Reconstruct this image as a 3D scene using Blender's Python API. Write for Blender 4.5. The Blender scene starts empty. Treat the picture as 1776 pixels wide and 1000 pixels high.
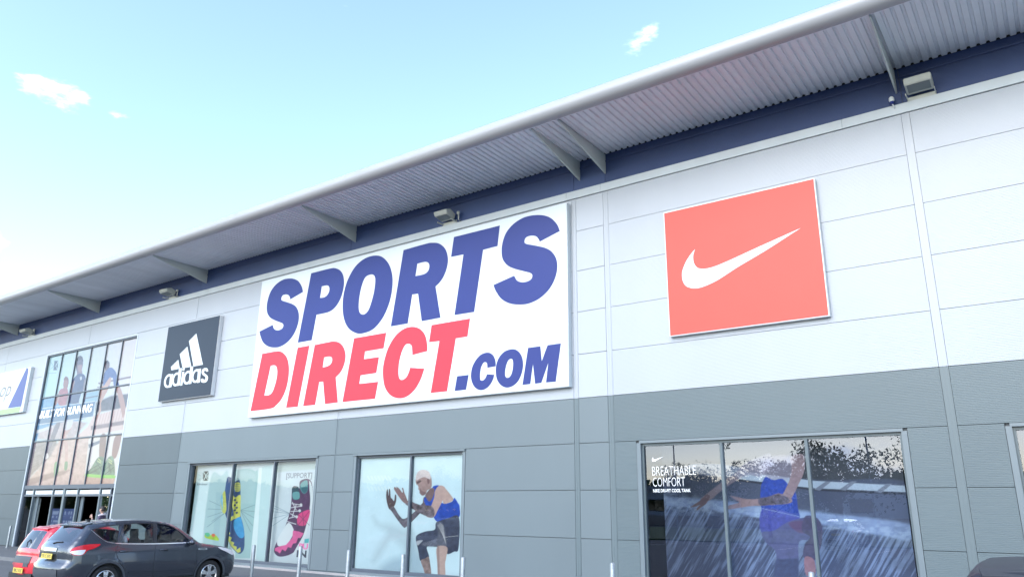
import bpy, bmesh, math, random
import numpy as np
from mathutils import Vector, Matrix, noise as mnoise
from mathutils.geometry import delaunay_2d_cdt

random.seed(7); rng = np.random.default_rng(7)
SC = bpy.context.scene
COL = SC.collection
R = math.radians

# ------------------------------------------------------------------ camera
YAW, PITCH, ROLL, FPX = -0.626889618, 0.284697137, 0.0100381605, 1308.99
CAMP = np.array([0.0, -16.8855, 1.9061])
def cam_axes():
    cy, sy, cp, sp = math.cos(YAW), math.sin(YAW), math.cos(PITCH), math.sin(PITCH)
    f = np.array([sy*cp, cy*cp, sp]); r = np.array([cy, -sy, 0.0]); u = np.cross(r, f)
    c, s = math.cos(ROLL), math.sin(ROLL)
    return c*r + s*u, -s*r + c*u, f
AR, AU, AF = cam_axes()
cam = bpy.data.cameras.new('camera'); cam.sensor_width = 36; cam.lens = FPX/1776*36
cam.clip_start = 0.1; cam.clip_end = 3000
camo = bpy.data.objects.new('camera', cam); COL.objects.link(camo)
M = Matrix.Identity(4)
for i in range(3):
    M[i][0], M[i][1], M[i][2], M[i][3] = AR[i], AU[i], -AF[i], CAMP[i]
camo.matrix_world = M
SC.camera = camo
# survey helpers: sight lines of the photograph met with a vertical plane y = Y (used to measure the facade)
def at(px, py, Y=0.0):
    d = AF*FPX + AR*(px-888) - AU*(py-500); t = (Y-CAMP[1])/d[1]
    return t*d[0], CAMP[2]+t*d[2]
def seen(X, Y, Z):
    dx, dy, dz = X-CAMP[0], Y-CAMP[1], Z-CAMP[2]
    w = dx*AF[0]+dy*AF[1]+dz*AF[2]
    return 888+FPX*(dx*AR[0]+dy*AR[1]+dz*AR[2])/w, 500-FPX*(dx*AU[0]+dy*AU[1]+dz*AU[2])/w

# ------------------------------------------------------------------ sky, sun, exposure
SUN_EL, SUN_ROT = 33.0, 184.0     # veiled sun in front of the facade
world = bpy.data.worlds.new('World'); SC.world = world; world.use_nodes = True
wn, wl = world.node_tree.nodes, world.node_tree.links
wn.clear()
wo = wn.new('ShaderNodeOutputWorld'); bg = wn.new('ShaderNodeBackground')
sky = wn.new('ShaderNodeTexSky'); sky.sky_type = 'NISHITA'; sky.sun_disc = False
sky.sun_elevation = R(SUN_EL); sky.sun_rotation = R(SUN_ROT); sky.altitude = 50
sky.air_density = 1.0; sky.dust_density = 1.0; sky.ozone_density = 1.2
tc = wn.new('ShaderNodeTexCoord'); mp = wn.new('ShaderNodeMapping')
mp.inputs['Scale'].default_value = (1.0, 1.0, 2.6); mp.inputs['Location'].default_value = (0.3884, 0.1378, 0.1187)
nz = wn.new('ShaderNodeTexNoise'); nz.inputs['Scale'].default_value = 3.4; nz.inputs['Detail'].default_value = 8
nz.inputs['Roughness'].default_value = 0.56
cr = wn.new('ShaderNodeValToRGB'); cr.color_ramp.elements[0].position = 0.607; cr.color_ramp.elements[1].position = 0.72
cr.color_ramp.interpolation = 'EASE'
mixc = wn.new('ShaderNodeMix'); mixc.data_type = 'RGBA'
mixc.inputs['B'].default_value = (9.5, 10.2, 11.0, 1)
wl.new(tc.outputs['Generated'], mp.inputs['Vector']); wl.new(mp.outputs['Vector'], nz.inputs['Vector'])
wl.new(nz.outputs['Fac'], cr.inputs['Fac']); wl.new(cr.outputs['Color'], mixc.inputs['Factor'])
wl.new(sky.outputs['Color'], mixc.inputs['A']); wl.new(mixc.outputs['Result'], bg.inputs['Color'])
bg.inputs['Strength'].default_value = 0.15
wl.new(bg.outputs['Background'], wo.inputs['Surface'])
sun = bpy.data.lights.new('sun', 'SUN'); sun.energy = 0.5; sun.angle = R(50); sun.color = (0.84, 0.955, 1.0)
suno = bpy.data.objects.new('sun', sun); COL.objects.link(suno)
sd = Vector((math.sin(R(SUN_ROT))*math.cos(R(SUN_EL)), math.cos(R(SUN_ROT))*math.cos(R(SUN_EL)), math.sin(R(SUN_EL))))
suno.rotation_euler = (-sd).to_track_quat('-Z', 'Y').to_euler(); suno.location = (-20, -40, 60)
SC.view_settings.view_transform = 'Standard'; SC.view_settings.look = 'None'
SC.view_settings.exposure = 1.85; SC.view_settings.gamma = 1; SC.view_settings.use_curve_mapping = False

# ------------------------------------------------------------------ materials
MATS = {}
def pmat(name, col, rough=0.5, metal=0.0, var=0.06, vscale=1.5, bump=0.0, bscale=60, rnd=0.0, spec=0.5, coat=0.0, stretch=None, speck=0.0):
    """principled paint with procedural tone variation, optional relief and per-object tone shift"""
    m = bpy.data.materials.new(name); m.use_nodes = True
    n, l = m.node_tree.nodes, m.node_tree.links
    b = n['Principled BSDF']; b.inputs['Roughness'].default_value = rough; b.inputs['Metallic'].default_value = metal
    b.inputs['Specular IOR Level'].default_value = spec; b.inputs['Coat Weight'].default_value = coat
    b.inputs['Coat Roughness'].default_value = 0.06
    t = n.new('ShaderNodeTexCoord'); g = n.new('ShaderNodeMapping')
    geo = n.new('ShaderNodeNewGeometry')
    l.new(geo.outputs['Position'], g.inputs['Vector'])
    if stretch: g.inputs['Scale'].default_value = stretch
    ns = n.new('ShaderNodeTexNoise'); ns.inputs['Scale'].default_value = vscale; ns.inputs['Detail'].default_value = 5
    l.new(g.outputs['Vector'], ns.inputs['Vector'])
    mr = n.new('ShaderNodeMapRange'); mr.inputs['From Min'].default_value = 0.25; mr.inputs['From Max'].default_value = 0.75
    mr.inputs['To Min'].default_value = 1-var; mr.inputs['To Max'].default_value = 1+var
    l.new(ns.outputs['Fac'], mr.inputs['Value'])
    val = mr.outputs['Result']
    if rnd:
        oi = n.new('ShaderNodeObjectInfo'); m2 = n.new('ShaderNodeMapRange')
        m2.inputs['To Min'].default_value = 1-rnd; m2.inputs['To Max'].default_value = 1+rnd
        l.new(oi.outputs['Random'], m2.inputs['Value'])
        mu = n.new('ShaderNodeMath'); mu.operation = 'MULTIPLY'; l.new(val, mu.inputs[0]); l.new(m2.outputs['Result'], mu.inputs[1]); val = mu.outputs[0]
    if speck:
        n3 = n.new('ShaderNodeTexNoise'); n3.inputs['Scale'].default_value = 45; n3.inputs['Detail'].default_value = 3
        l.new(geo.outputs['Position'], n3.inputs['Vector'])
        m3 = n.new('ShaderNodeMapRange'); m3.inputs['From Min'].default_value = 0.3; m3.inputs['From Max'].default_value = 0.7
        m3.inputs['To Min'].default_value = 1-speck; m3.inputs['To Max'].default_value = 1+speck
        l.new(n3.outputs['Fac'], m3.inputs['Value'])
        mu = n.new('ShaderNodeMath'); mu.operation = 'MULTIPLY'; l.new(val, mu.inputs[0]); l.new(m3.outputs['Result'], mu.inputs[1]); val = mu.outputs[0]
    vm = n.new('ShaderNodeVectorMath'); vm.operation = 'SCALE'; vm.inputs[0].default_value = col[:3]
    l.new(val, vm.inputs['Scale']); l.new(vm.outputs['Vector'], b.inputs['Base Color'])
    if bump:
        n4 = n.new('ShaderNodeTexNoise'); n4.inputs['Scale'].default_value = bscale; n4.inputs['Detail'].default_value = 3
        l.new(geo.outputs['Position'], n4.inputs['Vector'])
        bp = n.new('ShaderNodeBump'); bp.inputs['Strength'].default_value = bump; bp.inputs['Distance'].default_value = 0.01
        l.new(n4.outputs['Fac'], bp.inputs['Height']); l.new(bp.outputs['Normal'], b.inputs['Normal'])
    MATS[name] = m; return m
pmat('panel_white', (0.350, 0.378, 0.420), 0.38, var=0.025, vscale=0.7, rnd=0.018, stretch=(1, 1, 0.35))
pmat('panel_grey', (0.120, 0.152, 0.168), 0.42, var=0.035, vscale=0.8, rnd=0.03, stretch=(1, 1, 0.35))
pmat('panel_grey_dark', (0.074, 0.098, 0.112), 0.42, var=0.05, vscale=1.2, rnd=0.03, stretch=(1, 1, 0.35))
pmat('panel_grey_rib', (0.106, 0.140, 0.154), 0.42, var=0.03, vscale=0.8, rnd=0.02)
pmat('backing', (0.10, 0.11, 0.12), 0.8)
pmat('navy', (0.024, 0.052, 0.160), 0.45, var=0.08, vscale=1.0, rnd=0.03)
pmat('trim', (0.44, 0.49, 0.53), 0.42, var=0.05, vscale=2.0, stretch=(1, 1, 0.3))
pmat('soffit', (0.70, 0.73, 0.78), 0.5, var=0.07, vscale=1.6, rnd=0.03, stretch=(1, 0.25, 1))
pmat('bracket', (0.47, 0.53, 0.53), 0.45, var=0.05)
pmat('tube', (0.35, 0.36, 0.385), 0.33, var=0.05, vscale=1.0, stretch=(0.4, 2, 2))
pmat('frame', (0.075, 0.092, 0.118), 0.4, var=0.05)
pmat('frame_grey', (0.085, 0.115, 0.130), 0.4, var=0.05)
pmat('flashing', (0.135, 0.168, 0.188), 0.38, var=0.04)
pmat('dark', (0.012, 0.012, 0.014), 0.7)
pmat('interior', (0.05, 0.045, 0.042), 0.8, var=0.3, vscale=0.8)
pmat('shop_floor', (0.09, 0.07, 0.06), 0.35)
pmat('sign_white', (0.55, 0.60, 0.63), 0.35, var=0.012)
pmat('sign_blue', (0.016, 0.030, 0.175), 0.4, var=0.03, spec=0.3)
pmat('sign_red', (0.64, 0.030, 0.052), 0.4, var=0.03, spec=0.3)
pmat('sign_orange', (0.70, 0.070, 0.052), 0.4, var=0.02, spec=0.3)
pmat('sign_slate', (0.012, 0.022, 0.042), 0.4, var=0.03, spec=0.3)
pmat('sign_edge', (0.64, 0.66, 0.68), 0.35, var=0.03)
pmat('sign_green', (0.28, 0.56, 0.20), 0.4, var=0.03)
pmat('sign_wedge', (0.05, 0.075, 0.25), 0.4, var=0.03)
pmat('ink_grey', (0.16, 0.17, 0.19), 0.4)
pmat('ink_dark', (0.035, 0.04, 0.06), 0.4)
pmat('ink_white', (0.82, 0.83, 0.84), 0.4)
pmat('ink_pink', (0.60, 0.12, 0.30), 0.4)
pmat('lamp_body', (0.42, 0.45, 0.43), 0.4, var=0.06, vscale=5)
pmat('galv', (0.30, 0.325, 0.34), 0.4, metal=0.5, var=0.22, vscale=14)
pmat('asphalt', (0.105, 0.108, 0.112), 0.85, var=0.16, vscale=0.5, bump=0.5, bscale=90, speck=0.25)
pmat('pave', (0.125, 0.130, 0.135), 0.8, var=0.10, vscale=0.7, bump=0.3, bscale=70, speck=0.14)
pmat('gravel', (0.47, 0.42, 0.39), 0.85, var=0.10, vscale=3, speck=0.3)
pmat('kerb', (0.17, 0.175, 0.18), 0.8, var=0.10, vscale=3, rnd=0.06, bump=0.3)
pmat('line_paint', (0.62, 0.62, 0.60), 0.7, var=0.15, vscale=8)
pmat('grass', (0.06, 0.10, 0.03), 0.9, var=0.3, vscale=0.6)
pmat('roofing', (0.40, 0.41, 0.43), 0.5)
pmat('brick_far', (0.34, 0.28, 0.24), 0.8, var=0.1)
pmat('clad_far', (0.50, 0.52, 0.55), 0.6, var=0.06)
# cars
pmat('paint_grey', (0.050, 0.060, 0.080), 0.26, metal=0.55, var=0.02, coat=1.0)
pmat('paint_red', (0.62, 0.028, 0.045), 0.30, var=0.02, coat=1.0)
pmat('paint_dark', (0.030, 0.034, 0.046), 0.5, metal=0.2, var=0.02, coat=0.15, spec=0.3)
pmat('paint_silver', (0.42, 0.43, 0.45), 0.28, metal=0.6, var=0.02, coat=1.0)
pmat('plastic', (0.022, 0.024, 0.028), 0.55, var=0.05)
pmat('bumper_grey', (0.060, 0.068, 0.082), 0.5, var=0.05)
pmat('tyre', (0.018, 0.018, 0.019), 0.75, var=0.1, vscale=20)
pmat('alloy', (0.60, 0.61, 0.63), 0.27, metal=0.85, var=0.03)
pmat('chrome', (0.75, 0.76, 0.78), 0.14, metal=1.0, var=0.02)
pmat('lamp_red', (0.62, 0.012, 0.022), 0.12, var=0.03, coat=1.0)
pmat('lamp_clear', (0.74, 0.72, 0.74), 0.14, var=0.10, vscale=30, coat=1.0)
pmat('plate_yellow', (0.72, 0.56, 0.10), 0.4, var=0.03)
pmat('seat', (0.075, 0.078, 0.085), 0.75, var=0.1)
pmat('skin', (0.50, 0.32, 0.25), 0.55, var=0.05, vscale=12)
pmat('hair', (0.018, 0.013, 0.012), 0.55, var=0.2, vscale=30)
pmat('cloth_dark', (0.09, 0.07, 0.12), 0.85, var=0.15, vscale=14)
pmat('cloth_white', (0.62, 0.56, 0.60), 0.85, var=0.08, vscale=14)
pmat('cloth_blue', (0.05, 0.07, 0.13), 0.85, var=0.15, vscale=14)
pmat('bark', (0.11, 0.085, 0.065), 0.9, var=0.3, vscale=9, bump=0.5, bscale=25)
pmat('leaf', (0.060, 0.095, 0.028), 0.6, var=0.35, vscale=1.6)
pmat('leaf_b', (0.080, 0.105, 0.030), 0.6, var=0.35, vscale=1.6)

def glass_mat(name, tint, ior=1.5, rough=0.0, refl=(1, 1, 1)):
    m = bpy.data.materials.new(name); m.use_nodes = True
    n, l = m.node_tree.nodes, m.node_tree.links; n.clear()
    o = n.new('ShaderNodeOutputMaterial'); mx = n.new('ShaderNodeMixShader'); tr = n.new('ShaderNodeBsdfTransparent')
    gl = n.new('ShaderNodeBsdfGlossy'); fr = n.new('ShaderNodeFresnel'); fr.inputs['IOR'].default_value = ior
    tr.inputs['Color'].default_value = (*tint, 1); gl.inputs['Color'].default_value = (*refl, 1); gl.inputs['Roughness'].default_value = rough
    l.new(fr.outputs['Fac'], mx.inputs[0]); l.new(tr.outputs[0], mx.inputs[1]); l.new(gl.outputs[0], mx.inputs[2]); l.new(mx.outputs[0], o.inputs['Surface'])
    # faint pane waviness
    geo = n.new('ShaderNodeNewGeometry'); ns = n.new('ShaderNodeTexNoise'); ns.inputs['Scale'].default_value = 1.1
    bp = n.new('ShaderNodeBump'); bp.inputs['Strength'].default_value = 0.02; bp.inputs['Distance'].default_value = 0.02
    l.new(geo.outputs['Position'], ns.inputs['Vector']); l.new(ns.outputs['Fac'], bp.inputs['Height']); l.new(bp.outputs['Normal'], gl.inputs['Normal'])
    MATS[name] = m; return m
glass_mat('glass', (0.94, 0.965, 0.97), 1.34)
glass_mat('glass_double', (0.88, 0.92, 0.93), 1.95, refl=(0.70, 0.78, 1.0))
glass_mat('car_glass', (0.88, 0.94, 0.93), 1.5)
glass_mat('car_glass_rear', (0.16, 0.20, 0.22), 2.3)

def print_mat(name, rough=0.45, spec=0.5):
    m = bpy.data.materials.new(name); m.use_nodes = True
    n, l = m.node_tree.nodes, m.node_tree.links
    b = n['Principled BSDF']; b.inputs['Roughness'].default_value = rough; b.inputs['Specular IOR Level'].default_value = spec
    a = n.new('ShaderNodeVertexColor'); a.layer_name = 'print'
    ns = n.new('ShaderNodeTexNoise'); ns.inputs['Scale'].default_value = 9; mr = n.new('ShaderNodeMapRange')
    mr.inputs['To Min'].default_value = 0.95; mr.inputs['To Max'].default_value = 1.05
    vm = n.new('ShaderNodeVectorMath'); vm.operation = 'SCALE'
    l.new(ns.outputs['Fac'], mr.inputs['Value']); l.new(a.outputs['Color'], vm.inputs[0]); l.new(mr.outputs['Result'], vm.inputs['Scale'])
    l.new(vm.outputs['Vector'], b.inputs['Base Color'])
    MATS[name] = m; return m
print_mat('poster_print', 0.6, 0.3)
print_mat('window_film', 0.12, 0.5)

# ------------------------------------------------------------------ object helpers
def link(name, me, mat=None, parent=None, smooth=False, loc=None):
    o = bpy.data.objects.new(name, me); COL.objects.link(o)
    if mat is not None and not me.materials:
        me.materials.append(MATS[mat])
    if parent is not None: o.parent = parent
    if smooth:
        me.polygons.foreach_set('use_smooth', [True]*len(me.polygons))
    if loc: o.location = loc
    return o
def tag(o, label, cat, group=None):
    o['label'] = label; o['category'] = cat
    if group: o['group'] = group
    return o
def thing(name, label, cat, loc=(0, 0, 0), rz=0.0, group=None):
    o = bpy.data.objects.new(name, None); COL.objects.link(o); o.location = loc; o.rotation_euler = (0, 0, rz)
    o.empty_display_size = 0.2
    return tag(o, label, cat, group)
def structure(o): o['kind'] = 'structure'; return o
class MB:
    def __init__(s): s.v, s.f, s.m = [], [], []
    def add(s, vs, fs, mi=0):
        b = len(s.v); s.v += [tuple(map(float, v)) for v in vs]; s.f += [tuple(b+i for i in f) for f in fs]; s.m += [mi]*len(fs)
        return s
    def box(s, x0, x1, y0, y1, z0, z1, mi=0):
        return s.add([(x0, y0, z0), (x1, y0, z0), (x1, y1, z0), (x0, y1, z0), (x0, y0, z1), (x1, y0, z1), (x1, y1, z1), (x0, y1, z1)],
                     [(0, 3, 2, 1), (4, 5, 6, 7), (0, 1, 5, 4), (1, 2, 6, 5), (2, 3, 7, 6), (3, 0, 4, 7)], mi)
    def tube(s, pts, rad, n=8, mi=0, caps=True):
        pts = [Vector(p) for p in pts]; rad = rad if hasattr(rad, '__len__') else [rad]*len(pts)
        rings = []
        for i, p in enumerate(pts):
            d = (pts[min(i+1, len(pts)-1)]-pts[max(i-1, 0)]).normalized()
            a = Vector((0, 0, 1)) if abs(d.z) < 0.9 else Vector((1, 0, 0))
            u = d.cross(a).normalized(); w = d.cross(u)
            rings.append([p+rad[i]*(math.cos(2*math.pi*k/n)*u+math.sin(2*math.pi*k/n)*w) for k in range(n)])
        vs = [v for r in rings for v in r]; fs = []
        for i in range(len(rings)-1):
            for k in range(n): fs.append((i*n+k, i*n+(k+1) % n, (i+1)*n+(k+1) % n, (i+1)*n+k))
        if caps: fs += [tuple(range(n)), tuple((len(rings)-1)*n+k for k in range(n))[::-1]]
        return s.add(vs, fs, mi)
    def lathe(s, prof, n=24, axis='z', c=(0, 0, 0), mi=0):
        vs, fs = [], []
        for r, h in prof:
            for k in range(n):
                a = 2*math.pi*k/n
                if axis == 'z': v = (r*math.cos(a), r*math.sin(a), h)
                else: v = (h, r*math.cos(a), r*math.sin(a))
                vs.append((v[0]+c[0], v[1]+c[1], v[2]+c[2]))
        for i in range(len(prof)-1):
            for k in range(n): fs.append((i*n+k, i*n+(k+1) % n, (i+1)*n+(k+1) % n, (i+1)*n+k))
        return s.add(vs, fs, mi)
    def mesh(s, name):
        me = bpy.data.meshes.new(name); me.from_pydata(s.v, [], s.f)
        bm = bmesh.new(); bm.from_mesh(me); bmesh.ops.recalc_face_normals(bm, faces=bm.faces); bm.to_mesh(me); bm.free()
        return me
    def build(s, name, mat, parent=None, smooth=False, loc=None):
        return link(name, s.mesh(name), mat, parent, smooth, loc)
def box(name, mat, parent, x0, x1, y0, y1, z0, z1, bevel=0.0):
    me = MB().box(x0, x1, y0, y1, z0, z1).mesh(name)
    if bevel:
        bm = bmesh.new(); bm.from_mesh(me); bmesh.ops.bevel(bm, geom=bm.edges[:], offset=bevel, segments=2, affect='EDGES'); bm.to_mesh(me); bm.free()
    return link(name, me, mat, parent)

def spline(pts, n=6):
    """closed outline; points with a third item are smooth, the rest are corners"""
    out = []; N = len(pts)
    P = [np.array(p[:2], float) for p in pts]; sm = [len(p) > 2 for p in pts]
    for i in range(N):
        j = (i+1) % N; p1, p2 = P[i], P[j]; out.append(tuple(p1))
        if not (sm[i] or sm[j]): continue
        p0 = P[i-1] if sm[i] else p1; p3 = P[(j+1) % N] if sm[j] else p2
        for k in range(1, n):
            t = k/n
            q = 0.5*((2*p1)+(-p0+p2)*t+(2*p0-5*p1+4*p2-p3)*t*t+(-p0+3*p1-3*p2+p3)*t**3)
            out.append(tuple(q))
    return out
def pip(x, y, poly):
    x = np.asarray(x); y = np.asarray(y); c = np.zeros(x.shape, bool); n = len(poly)
    for i in range(n):
        x1, y1 = poly[i]; x2, y2 = poly[i-1]
        if y1 == y2: continue
        c ^= ((y1 > y) != (y2 > y)) & (x < (x2-x1)*(y-y1)/(y2-y1)+x1)
    return c
def cdt(outer, holes=(), grid=0.0):
    """2-D mesh of an outline with holes, with optional inner grid points"""
    co, ed = [], []
    for lp in [outer, *holes]:
        b = len(co); co += [Vector(p) for p in lp]; ed += [(b+i, b+(i+1) % len(lp)) for i in range(len(lp))]
    if grid:
        a = np.array(outer); x0, z0 = a.min(0); x1, z1 = a.max(0)
        gx, gz = np.meshgrid(np.arange(x0+grid/2, x1, grid), np.arange(z0+grid/2, z1, grid)); gx = gx.ravel(); gz = gz.ravel()
        k = pip(gx, gz, outer)
        for h in holes: k &= ~pip(gx, gz, h)
        loops = [np.array(l) for l in [outer, *holes]]
        for x, z in zip(gx[k], gz[k]):
            if min(np.hypot(l[:, 0]-x, l[:, 1]-z).min() for l in loops) > grid*0.45: co.append(Vector((x, z)))
    r = delaunay_2d_cdt(co, ed, [], 0, 1e-6)
    V = [(v.x, v.y) for v in r[0]]; F = [tuple(f) for f in r[2]]
    c = np.array([[sum(V[i][0] for i in f)/3, sum(V[i][1] for i in f)/3] for f in F])
    k = pip(c[:, 0], c[:, 1], outer)
    for h in holes: k &= ~pip(c[:, 0], c[:, 1], h)
    return V, [f for f, q in zip(F, k) if q]
def flat_shape(name, mat, parent, outer, holes=(), y=0.0, t=0.004):
    """flat cut-out standing in the plane y, with thickness t towards the viewer"""
    V, F = cdt(outer, holes); n = len(V)
    vs = [(x, y-t, z) for x, z in V]; mb = MB(); mb.add(vs, F)
    for lp in [outer, *holes]:
        m = len(lp); mb.add([(x, y-t, z) for x, z in lp]+[(x, y, z) for x, z in lp], [(i, (i+1) % m, m+(i+1) % m, m+i) for i in range(m)])
    return mb.build(name, mat, parent)
def px_outline(pts, o, s, Y, n=6):
    """outline noted on an enlarged view (origin o, scale s) -> metres on the plane y = Y"""
    return [at(o[0]+x/s, o[1]+y/s, Y) for x, y in spline(pts, n)]
def text_mesh(txt, mat, parent, x0, x1, z, h, y, shear=0.0, bold=0.0, name='lettering', wmode=True, flip=False):
    cu = bpy.data.curves.new('t', 'FONT'); cu.body = txt; cu.offset = bold; cu.shear = shear; cu.resolution_u = 3
    o = bpy.data.objects.new('t', cu); COL.objects.link(o)
    dg = bpy.context.evaluated_depsgraph_get(); me = bpy.data.meshes.new_from_object(o.evaluated_get(dg))
    bpy.data.objects.remove(o); bpy.data.curves.remove(cu)
    a = np.array([v.co[:] for v in me.vertices]); mn, mx_ = a.min(0), a.max(0)
    sx = (x1-x0)/(mx_[0]-mn[0]); sz = h/(mx_[1]-mn[1])
    for v in me.vertices: v.co = (x0+(v.co.x-mn[0])*sx, y, z+(v.co.y-mn[1])*sz)
    me.materials.clear()
    return link(name, me, mat, parent)

S_ = 1.15
def mx(v): return v*S_
def mz(v): return (v+0.08)*S_

# ------------------------------------------------------------------ ground
GZ = -0.12
me = bpy.data.meshes.new('car_park'); me.from_pydata([(-700, -700, GZ), (700, -700, GZ), (700, 700, GZ), (-700, 700, GZ)], [], [(0, 1, 2, 3)])
car_park = structure(link('car_park', me, 'asphalt'))
structure(box('pavement', 'pave', None, -90, 40, -3.40, -0.62, GZ-0.2, 0.0))
structure(box('gravel_margin', 'gravel', None, mx(-28.4), 40, -0.615, 0.10, GZ-0.2, -0.004))
structure(box('entrance_paving', 'pave', None, -90, mx(-28.4)-0.004, -0.615, 0.10, GZ-0.2, -0.002))
kerb = bpy.data.objects.new('kerb', None); COL.objects.link(kerb); kerb['kind'] = 'structure'
kme = MB().box(-0.455, 0.455, -0.13, 0, GZ-0.15, 0.006).mesh('kerb_stone'); kme.materials.append(MATS['kerb'])
for i in range(75):
    link('kerb_stone', kme, None, kerb, loc=(-52+0.918*i, -3.402, 0))
for i in range(16):
    structure(box('bay_line', 'line_paint', None, -27.0+i*2.55, -26.9+i*2.55, -33.4, -28.6, GZ, GZ+0.004))

# ------------------------------------------------------------------ retail building
B = thing('retail_building', 'white and grey clad retail building with navy band under a deep projecting canopy', 'building', (0, 0, 0))
Z_TRIM0, Z_TRIM1, Z_SOFF = mz(8.845), mz(9.05), mz(9.80)
XL, XR = mx(-56), mx(13)
WINS = {'a': (-23.85, -17.50, -0.02, 2.94), 'b': (-15.86, -12.08, -0.02, 2.94), 'c': (-7.27, -2.27, -0.02, 2.94), 'd': (-0.67, 4.4, -0.02, 2.94),
        'big': (-36.02, -28.55, -0.08, 7.92)}
BAYS = [(-56, -48.24), (-48.2, -40.30), (-40.26, -32.40), (-32.36, -24.60), (-24.53, -16.72), (-16.68, -8.87), (-8.75, -8.00), (-7.87, -1.56), (-1.42, 5.9), (5.98, 13)]
GAP = 0.010
rib_cache = {}
def rib_panel(w, h, dp=0.0045):
    k = (round(w, 3), round(h, 3), dp)
    if k in rib_cache: return rib_cache[k]
    n = max(1, int(round(h/0.0315))); p = h/n; vs, fs = [], []
    prof = []
    for i in range(n):
        z = i*p; prof += [(0.0, z), (0.0, z+p*0.55), (dp, z+p*0.66), (dp, z+p*0.92)]
    prof.append((0.0, h))
    for y, z in prof: vs += [(0, y, z), (w, y, z)]
    for i in range(len(prof)-1): fs.append((2*i, 2*i+1, 2*i+3, 2*i+2))
    m = len(vs); vs += [(0, 0.05, 0), (w, 0.05, 0), (w, 0.05, h), (0, 0.05, h)]; L = m-2
    fs += [(0, m, m+1, 1), (L, L+1, m+2, m+3)]
    me = bpy.data.meshes.new('panel'); me.from_pydata(vs, [], fs); rib_cache[k] = me
    return me
def panel(x0, x1, z0, z1, mat, rib=False):
    w, h = x1-x0-GAP, z1-z0-GAP
    if w < 0.03: return
    if rib:
        me = rib_panel(w, h, 0.0018 if mat == 'panel_white' else 0.0045)
        if me.materials and me.materials[0].name != mat: me = me.copy(); me.materials.clear()
        o = link('panel', me, mat, B, loc=(x0+GAP/2, 0, z0+GAP/2))
    else:
        me = MB().box(0, w, 0, 0.05, 0, h).mesh('panel')
        bm = bmesh.new(); bm.from_mesh(me)
        ee = [e for e in bm.edges if all(abs(v.co.y) < 1e-6 for v in e.verts)]
        bmesh.ops.bevel(bm, geom=ee, offset=0.006, segments=2, affect='EDGES'); bm.to_mesh(me); bm.free()
        o = link('panel', me, mat, B, loc=(x0+GAP/2, rng.uniform(-0.0015, 0.0015), z0+GAP/2))
rows = [(0, 1), (1, 2), (2, 3), (3, 4), (4, 5), (5, 6), (6, 7), (7, 8), (8, 8.845)]
SUR = 0.085   # flashing strip round each opening
for (a, b) in BAYS:
    for (z0, z1) in rows:
        segs = [(a, b)]
        for k, (w0, w1, v0, v1) in WINS.items():
            if v1 > z0+0.2 and v0 < z1:
                ns = []
                for s0, s1 in segs:
                    c0, c1 = w0-SUR, w1+SUR
                    if c1 <= s0 or c0 >= s1: ns.append((s0, s1)); continue
                    if c0 > s0: ns.append((s0, c0))
                    if c1 < s1: ns.append((c1, s1))
                segs = ns
        for s0, s1 in segs:
            rib = s0 > -7.9
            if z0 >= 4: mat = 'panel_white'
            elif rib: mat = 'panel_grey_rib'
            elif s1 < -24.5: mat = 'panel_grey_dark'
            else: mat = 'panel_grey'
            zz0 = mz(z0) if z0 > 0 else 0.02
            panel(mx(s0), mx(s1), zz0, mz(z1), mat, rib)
# joint covers between bays
for a, b, wide in [(-8.87, -8.75, 1), (-8.00, -7.87, 1), (-1.56, -1.42, 1), (5.9, 5.98, 0), (-24.60, -24.53, 0), (-16.72, -16.68, 0), (-32.40, -32.36, 0), (-40.30, -40.26, 0), (-48.24, -48.2, 0)]:
    for z0, z1, mat in [(0.02, mz(4)-0.003, 'panel_grey_rib' if wide else 'panel_grey'), (mz(4)+0.003, Z_TRIM0-0.004, 'panel_white')]:
        if a == -32.40 and z0 < 1: continue
        if a == -32.40: z0 = mz(8)
        if a == -24.60 and z0 < 1: mat = 'panel_grey'
        mb = MB(); x0, x1 = mx(a)+0.002, mx(b)-0.002
        if wide:
            w = x1-x0
            mb.box(x0, x1, 0.004, 0.05, z0, z1); mb.box(x0+w*0.16, x0+w*0.42, 0.0, 0.004, z0, z1); mb.box(x0+w*0.58, x0+w*0.84, 0.0, 0.004, z0, z1)
        else: mb.box(x0, x1, 0.006, 0.05, z0, z1)
        mb.build('joint_cover', mat, B)
# wall core with openings
def wall_core():
    xs = sorted({XL, XR, *[mx(w[0]) for w in WINS.values()], *[mx(w[1]) for w in WINS.values()]})
    zs = sorted({-0.1, Z_SOFF+0.2, *[max(-0.1, mz(w[2])) for w in WINS.values()], *[mz(w[3]) for w in WINS.values()]})
    mb = MB()
    for i in range(len(xs)-1):
        for j in range(len(zs)-1):
            cx, cz = (xs[i]+xs[i+1])/2, (zs[j]+zs[j+1])/2
            if any(mx(w[0]) < cx < mx(w[1]) and mz(w[2]) < cz < mz(w[3]) for w in WINS.values()): continue
            mb.box(xs[i], xs[i+1], 0.056, 0.20, zs[j], zs[j+1])
    return mb.build('wall_core', 'backing', B)
wall_core()
mb = MB(); mb.box(XL, XR, 26, 26.2, 0, 11.3); mb.box(XL, XL+0.2, 0.21, 26, 0, 11.3); mb.box(XR-0.2, XR, 0.21, 26, 0, 11.3)
mb.build('rear_wall', 'interior', B)
box('shop_floor', 'shop_floor', B, XL+0.2, XR-0.2, 0.21, 26, 0.0, 0.03)
box('roof', 'roofing', B, XL-0.3, XR+0.3, -2.45, 26.3, Z_SOFF+0.066, Z_SOFF+0.20)
box('drip_flashing', 'flashing', B, mx(-28.45), XR, -0.035, 0.05, -0.045, 0.012)
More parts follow.
